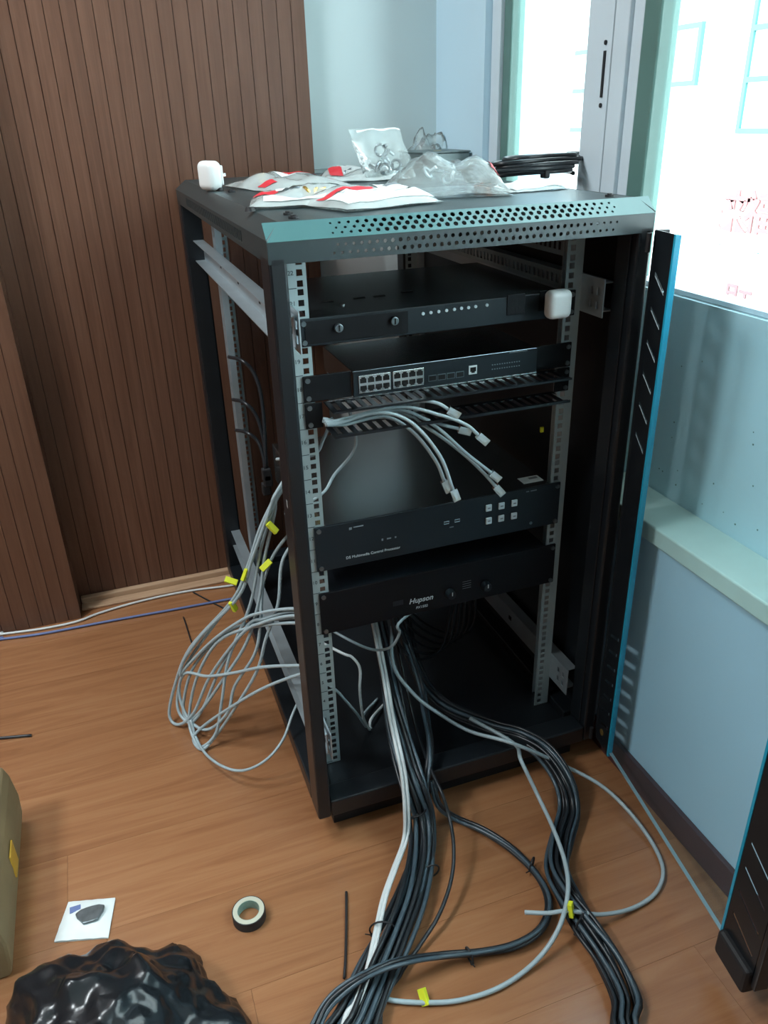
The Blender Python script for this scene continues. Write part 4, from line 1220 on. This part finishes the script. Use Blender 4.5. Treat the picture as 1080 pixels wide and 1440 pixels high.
zb_ = pouch((0.4001,0.6611,1.1650), 0.12, 0.12, 0.020, R(8), 17, 'clear zip bag standing up, holding steel clips',
            [('zip_strip', 'white_plastic', -0.75, 0.9, 0.80, 0.90, 0.001)], [(-0.1, 0.05, 0.011, 'steel_dark'), (0.0, -0.35, 0.010, 'zinc'), (0.3, -0.55, 0.010, 'steel_dark'), (-0.35, -0.55, 0.010, 'steel_dark'), (0.1, -0.1, 0.009, 'zinc'), (-0.15, -0.7, 0.010, 'steel_dark')], 0.7, R(52), 'bag_clear')
pouch((0.3721,0.2747,1.1165), 0.185, 0.22, 0.056, R(-12), 23, 'large crumpled clear plastic bag in the middle of the rack top',
      [('red_stripe', 'red_print', 0.72, 0.9, -0.5, -0.2, 0.002)], [(-0.3, 0.0, 0.009, 'zinc'), (0.1, 0.2, 0.009, 'zinc')], 0.35, 0.0, 'bag_clear')
pouch((0.5132,0.2392,1.1158), 0.105, 0.09, 0.012, R(6), 29, 'small flat white bag under the black coiled power lead',
      [('paper_insert', 'paper_white', -0.95, 0.95, -0.9, 0.9, 0.0012)])
pouch((0.6690,1.0640,1.1158), 0.10, 0.14, 0.060, R(30), 31, 'thin clear bag propped against the grey metal box',
      [('zip_strip', 'white_plastic', -0.8, 0.8, 0.7, 0.8, 0.001)], (), 0.9, 0.0, 'bag_clear')

gb = thing('metal_box', (0.36, 0.50, ZR), 'flat grey metal box behind the bags on the rack top', 'box')
q = (0.6398,0.8942,1.1300)
obj('case', B().box(q[0] - 0.060, q[0] + 0.065, q[1] - 0.02, q[1] + 0.14, ZR, ZR + 0.035), 'box_grey', gb, bevel=0.002)
obj('lid', B().box(q[0] - 0.062, q[0] + 0.067, q[1] - 0.022, q[1] + 0.142, ZR + 0.0353, ZR + 0.039), 'box_grey', gb, bevel=0.0015)
obj('sticker', B().cyl((q[0] + 0.0, q[1] + 0.03, ZR + 0.0391), (q[0] + 0.0, q[1] + 0.03, ZR + 0.0396), 0.010, 16), 'gold', gb)
q = (0.5069,0.3858,1.1280)
o = obj('sponge_block', B().box(q[0] - 0.018, q[0] + 0.014, q[1] - 0.008, q[1] + 0.022, ZR, ZR + 0.026), 'orange_sponge', None, bevel=0.006, seg=3)
tag(o, 'rust orange textured block between the clear bag and coiled lead', 'block')

# coiled black lead
c0 = Vector((0.6228,0.4081,1.1200))
pts = []
random.seed(4)
for k in range(70):
    a = 2 * math.pi * k / 14
    rx, ry = 0.086 + 0.016 * math.sin(k * 0.37), 0.036 + 0.014 * math.cos(k * 0.51)
    pts.append(c0 + Vector((rx * math.cos(a) + 0.004 * math.sin(k) + 0.012 * math.sin(k * 0.23), ry * math.sin(a) + 0.12 * rx * math.cos(a) * 0, 0.004 + 0.0066 * (k / 14) + 0.004 * abs(math.sin(k * 0.45)))))
for i, p in enumerate(pts):
    p.z = max(p.z, ZR + 0.0042)
pts += [c0 + Vector((0.085, 0.02, 0.034)), c0 + Vector((0.095, 0.03, 0.034))]
co = cable('power_lead', pts, 0.0042, 'cable_black', 'black power lead coiled flat at the window end of the rack top', 'cable', None, 8, 4)
e = c0 + Vector((0.108, 0.033, 0.030))
obj('plug', B().obox(e, (1, 0.15, 0), (-0.15, 1, 0), (0, 0, 1), 0.036, 0.024, 0.024), 'rubber_black', co, bevel=0.005)
obj('band', B().obox(c0 + Vector((0, -0.038, 0.016)), (1, 0, 0), (0, 1, 0), (0, 0, 1), 0.012, 0.020, 0.030), 'rubber_black', co, bevel=0.003)

white_plug('plug_adapter', (0.0262,0.6095,1.1425), (0.9, 0.43, 0), 'white rounded plug adapter lying loose on the rack top corner', 0.049)
q = (0.0169,0.1640,1.1158)
for i, (qq, lab) in enumerate((((0.0161,0.1759,1.1158), 'small black rubber foot on the rack top by the front bag'), ((0.0401,0.5968,1.1158), 'small black rubber foot beside the loose white adapter'))):
    o = obj('rubber_foot', B().cyl((qq[0], qq[1], ZR), (qq[0], qq[1], ZR + 0.006), 0.008, 14, 0.006), 'rubber_black')
    tag(o, lab, 'rubber foot')

# ================================================================= things on the floor
# tape roll
q = (-0.1607,-0.1145,0.0120)
tr = thing('tape_roll', (q[0], q[1], 0), 'roll of black tape with pale core lying on the floor', 'tape')
obj('tape', B().ring((q[0], q[1], 0.0008), 0.0285, 0.0225, 0.0185, 48), 'rubber_black', tr)
obj('core', B().ring((q[0], q[1], 0.0008), 0.0224, 0.0185, 0.0188, 48), 'tape_green', tr)
obj('core_rim', B().ring((q[0], q[1], 0.0194), 0.0268, 0.0190, 0.0004, 48), 'tape_cream', tr)

# cardboard box
cb = thing('cardboard_box', (-0.75, 0.08, 0), 'brown cardboard box at the edge of the picture', 'box')
bx = B()
n = 8
prof = [(-0.545, 0.0008), (-0.538, 0.03), (-0.535, 0.075), (-0.540, 0.125), (-0.548, 0.150)]
obj('carton', B().prism([(-0.92, 0.0008)] + prof + [(-0.92, 0.150)], 'y', -0.08, 0.26), 'cardboard', cb, bevel=0.006)
obj('flap', B().box(-0.92, -0.74, -0.078, 0.258, 0.1505, 0.1535), 'cardboard', cb)
obj('flap', B().box(-0.738, -0.556, -0.078, 0.258, 0.1505, 0.1535), 'cardboard', cb)
obj('packing_tape', B().box(-0.536, -0.5335, 0.075, 0.115, 0.05, 0.10), 'cardboard_tape', cb)

# black refuse bag: heaped, folded film
def heap(c, rx, ry, h, seed):
    m = B()
    nu, nv = 110, 44
    for j in range(nv + 1):
        f = j / nv
        for i in range(nu):
            a = 2 * math.pi * i / nu
            ph = f * math.pi / 2
            d = Vector((math.cos(a) * math.cos(ph), math.sin(a) * math.cos(ph), math.sin(ph)))
            q_ = d * 1.6 + Vector((seed, 0, seed * 2))
            big = noise.noise(q_)
            r1 = 1 - abs(noise.noise(d * 3.1 + Vector((0, seed, 1)))) * 2
            r2 = 1 - abs(noise.noise(d * 6.3 + Vector((seed, 3, 0)))) * 2
            r3 = 1 - abs(noise.noise(d * 12.0 + Vector((1, seed, 7)))) * 2
            k = 0.88 + 0.22 * big + 0.10 * noise.noise(d * 3.3 + Vector((seed, 1, 5))) + 0.05 * r1 + 0.035 * noise.noise(d * 7.5 + Vector((2, seed, 5)))
            flat = (1 - f) ** 4 * 0.10
            m.v.append((c[0] + d.x * (k + flat) * rx, c[1] + d.y * (k + flat) * ry, max(0.0015, d.z * k * h + 0.0015)))
    for j in range(nv):
        for i in range(nu):
            i2 = (i + 1) % nu
            m.f.append((j * nu + i, j * nu + i2, (j + 1) * nu + i2, (j + 1) * nu + i))
    return m


gb = obj('refuse_bag', heap((-0.385, -0.285), 0.180, 0.168, 0.175, 3.3), 'bag_black', None, smooth=True)
tag(gb, 'crumpled black plastic refuse bag on the floor', 'refuse bag')

pk = thing('packet', (-0.4277,-0.0204,0.0010), 'small white packet holding a dark part, beside the black bag', 'packet')
P4 = [(-0.4574,0.0302,0.0040), (-0.3782,0.0088,0.0040), (-0.3936,-0.0670,0.0040), (-0.4803,-0.0420,0.0040)]
def quad_sheet(P, z0, z1, n=8, s=1.0):
    m = B()
    for k, zz in ((0, z0), (1, z1)):
        g = []
        for i in range(n + 1):
            for j in range(n + 1):
                a, b_ = i / n, j / n
                p = (Vector(P[0]) * (1 - a) + Vector(P[1]) * a) * (1 - b_) + (Vector(P[3]) * (1 - a) + Vector(P[2]) * a) * b_
                bul = (1 - abs(2 * a - 1) ** 3) * (1 - abs(2 * b_ - 1) ** 3)
                g.append((p.x, p.y, zz + (bul * 0.010 * s + 0.003 * abs(noise.noise(Vector((a * 4, b_ * 4, 1)))) if k else 0)))
        N = n + 1
        fs = [(i * N + j, i * N + j + 1, (i + 1) * N + j + 1, (i + 1) * N + j) for i in range(n) for j in range(n)]
        m.add(g, fs if k == 0 else [f[::-1] for f in fs])
    return m
obj('pouch', quad_sheet(P4, 0.001, 0.0035), 'paper_white', pk, smooth=True)
dk = Vector((-0.4190,-0.0209,0.0160))
d_ = obj('dark_part', B().add([(dk.x + 0.022 * math.cos(a) * (1 + 0.25 * math.sin(3 * a)), dk.y + 0.020 * math.sin(a) * (1 + 0.2 * math.cos(2 * a)), zz) for zz in (0.0135, 0.0185) for a in [2 * math.pi * k / 14 for k in range(14)]], [tuple(range(14, 28))] + [(i, (i + 1) % 14, 14 + (i + 1) % 14, 14 + i) for i in range(14)]), 'steel_dark', pk, bevel=0.002)
q = Vector((-0.4441,0.0022,0.0120))
obj('blue_mark', B().box(q.x - 0.009, q.x + 0.009, q.y - 0.006, q.y + 0.006, 0.0125, 0.0140), 'cable_blue', pk)
q = (0.5512,-0.2816,0.0020)
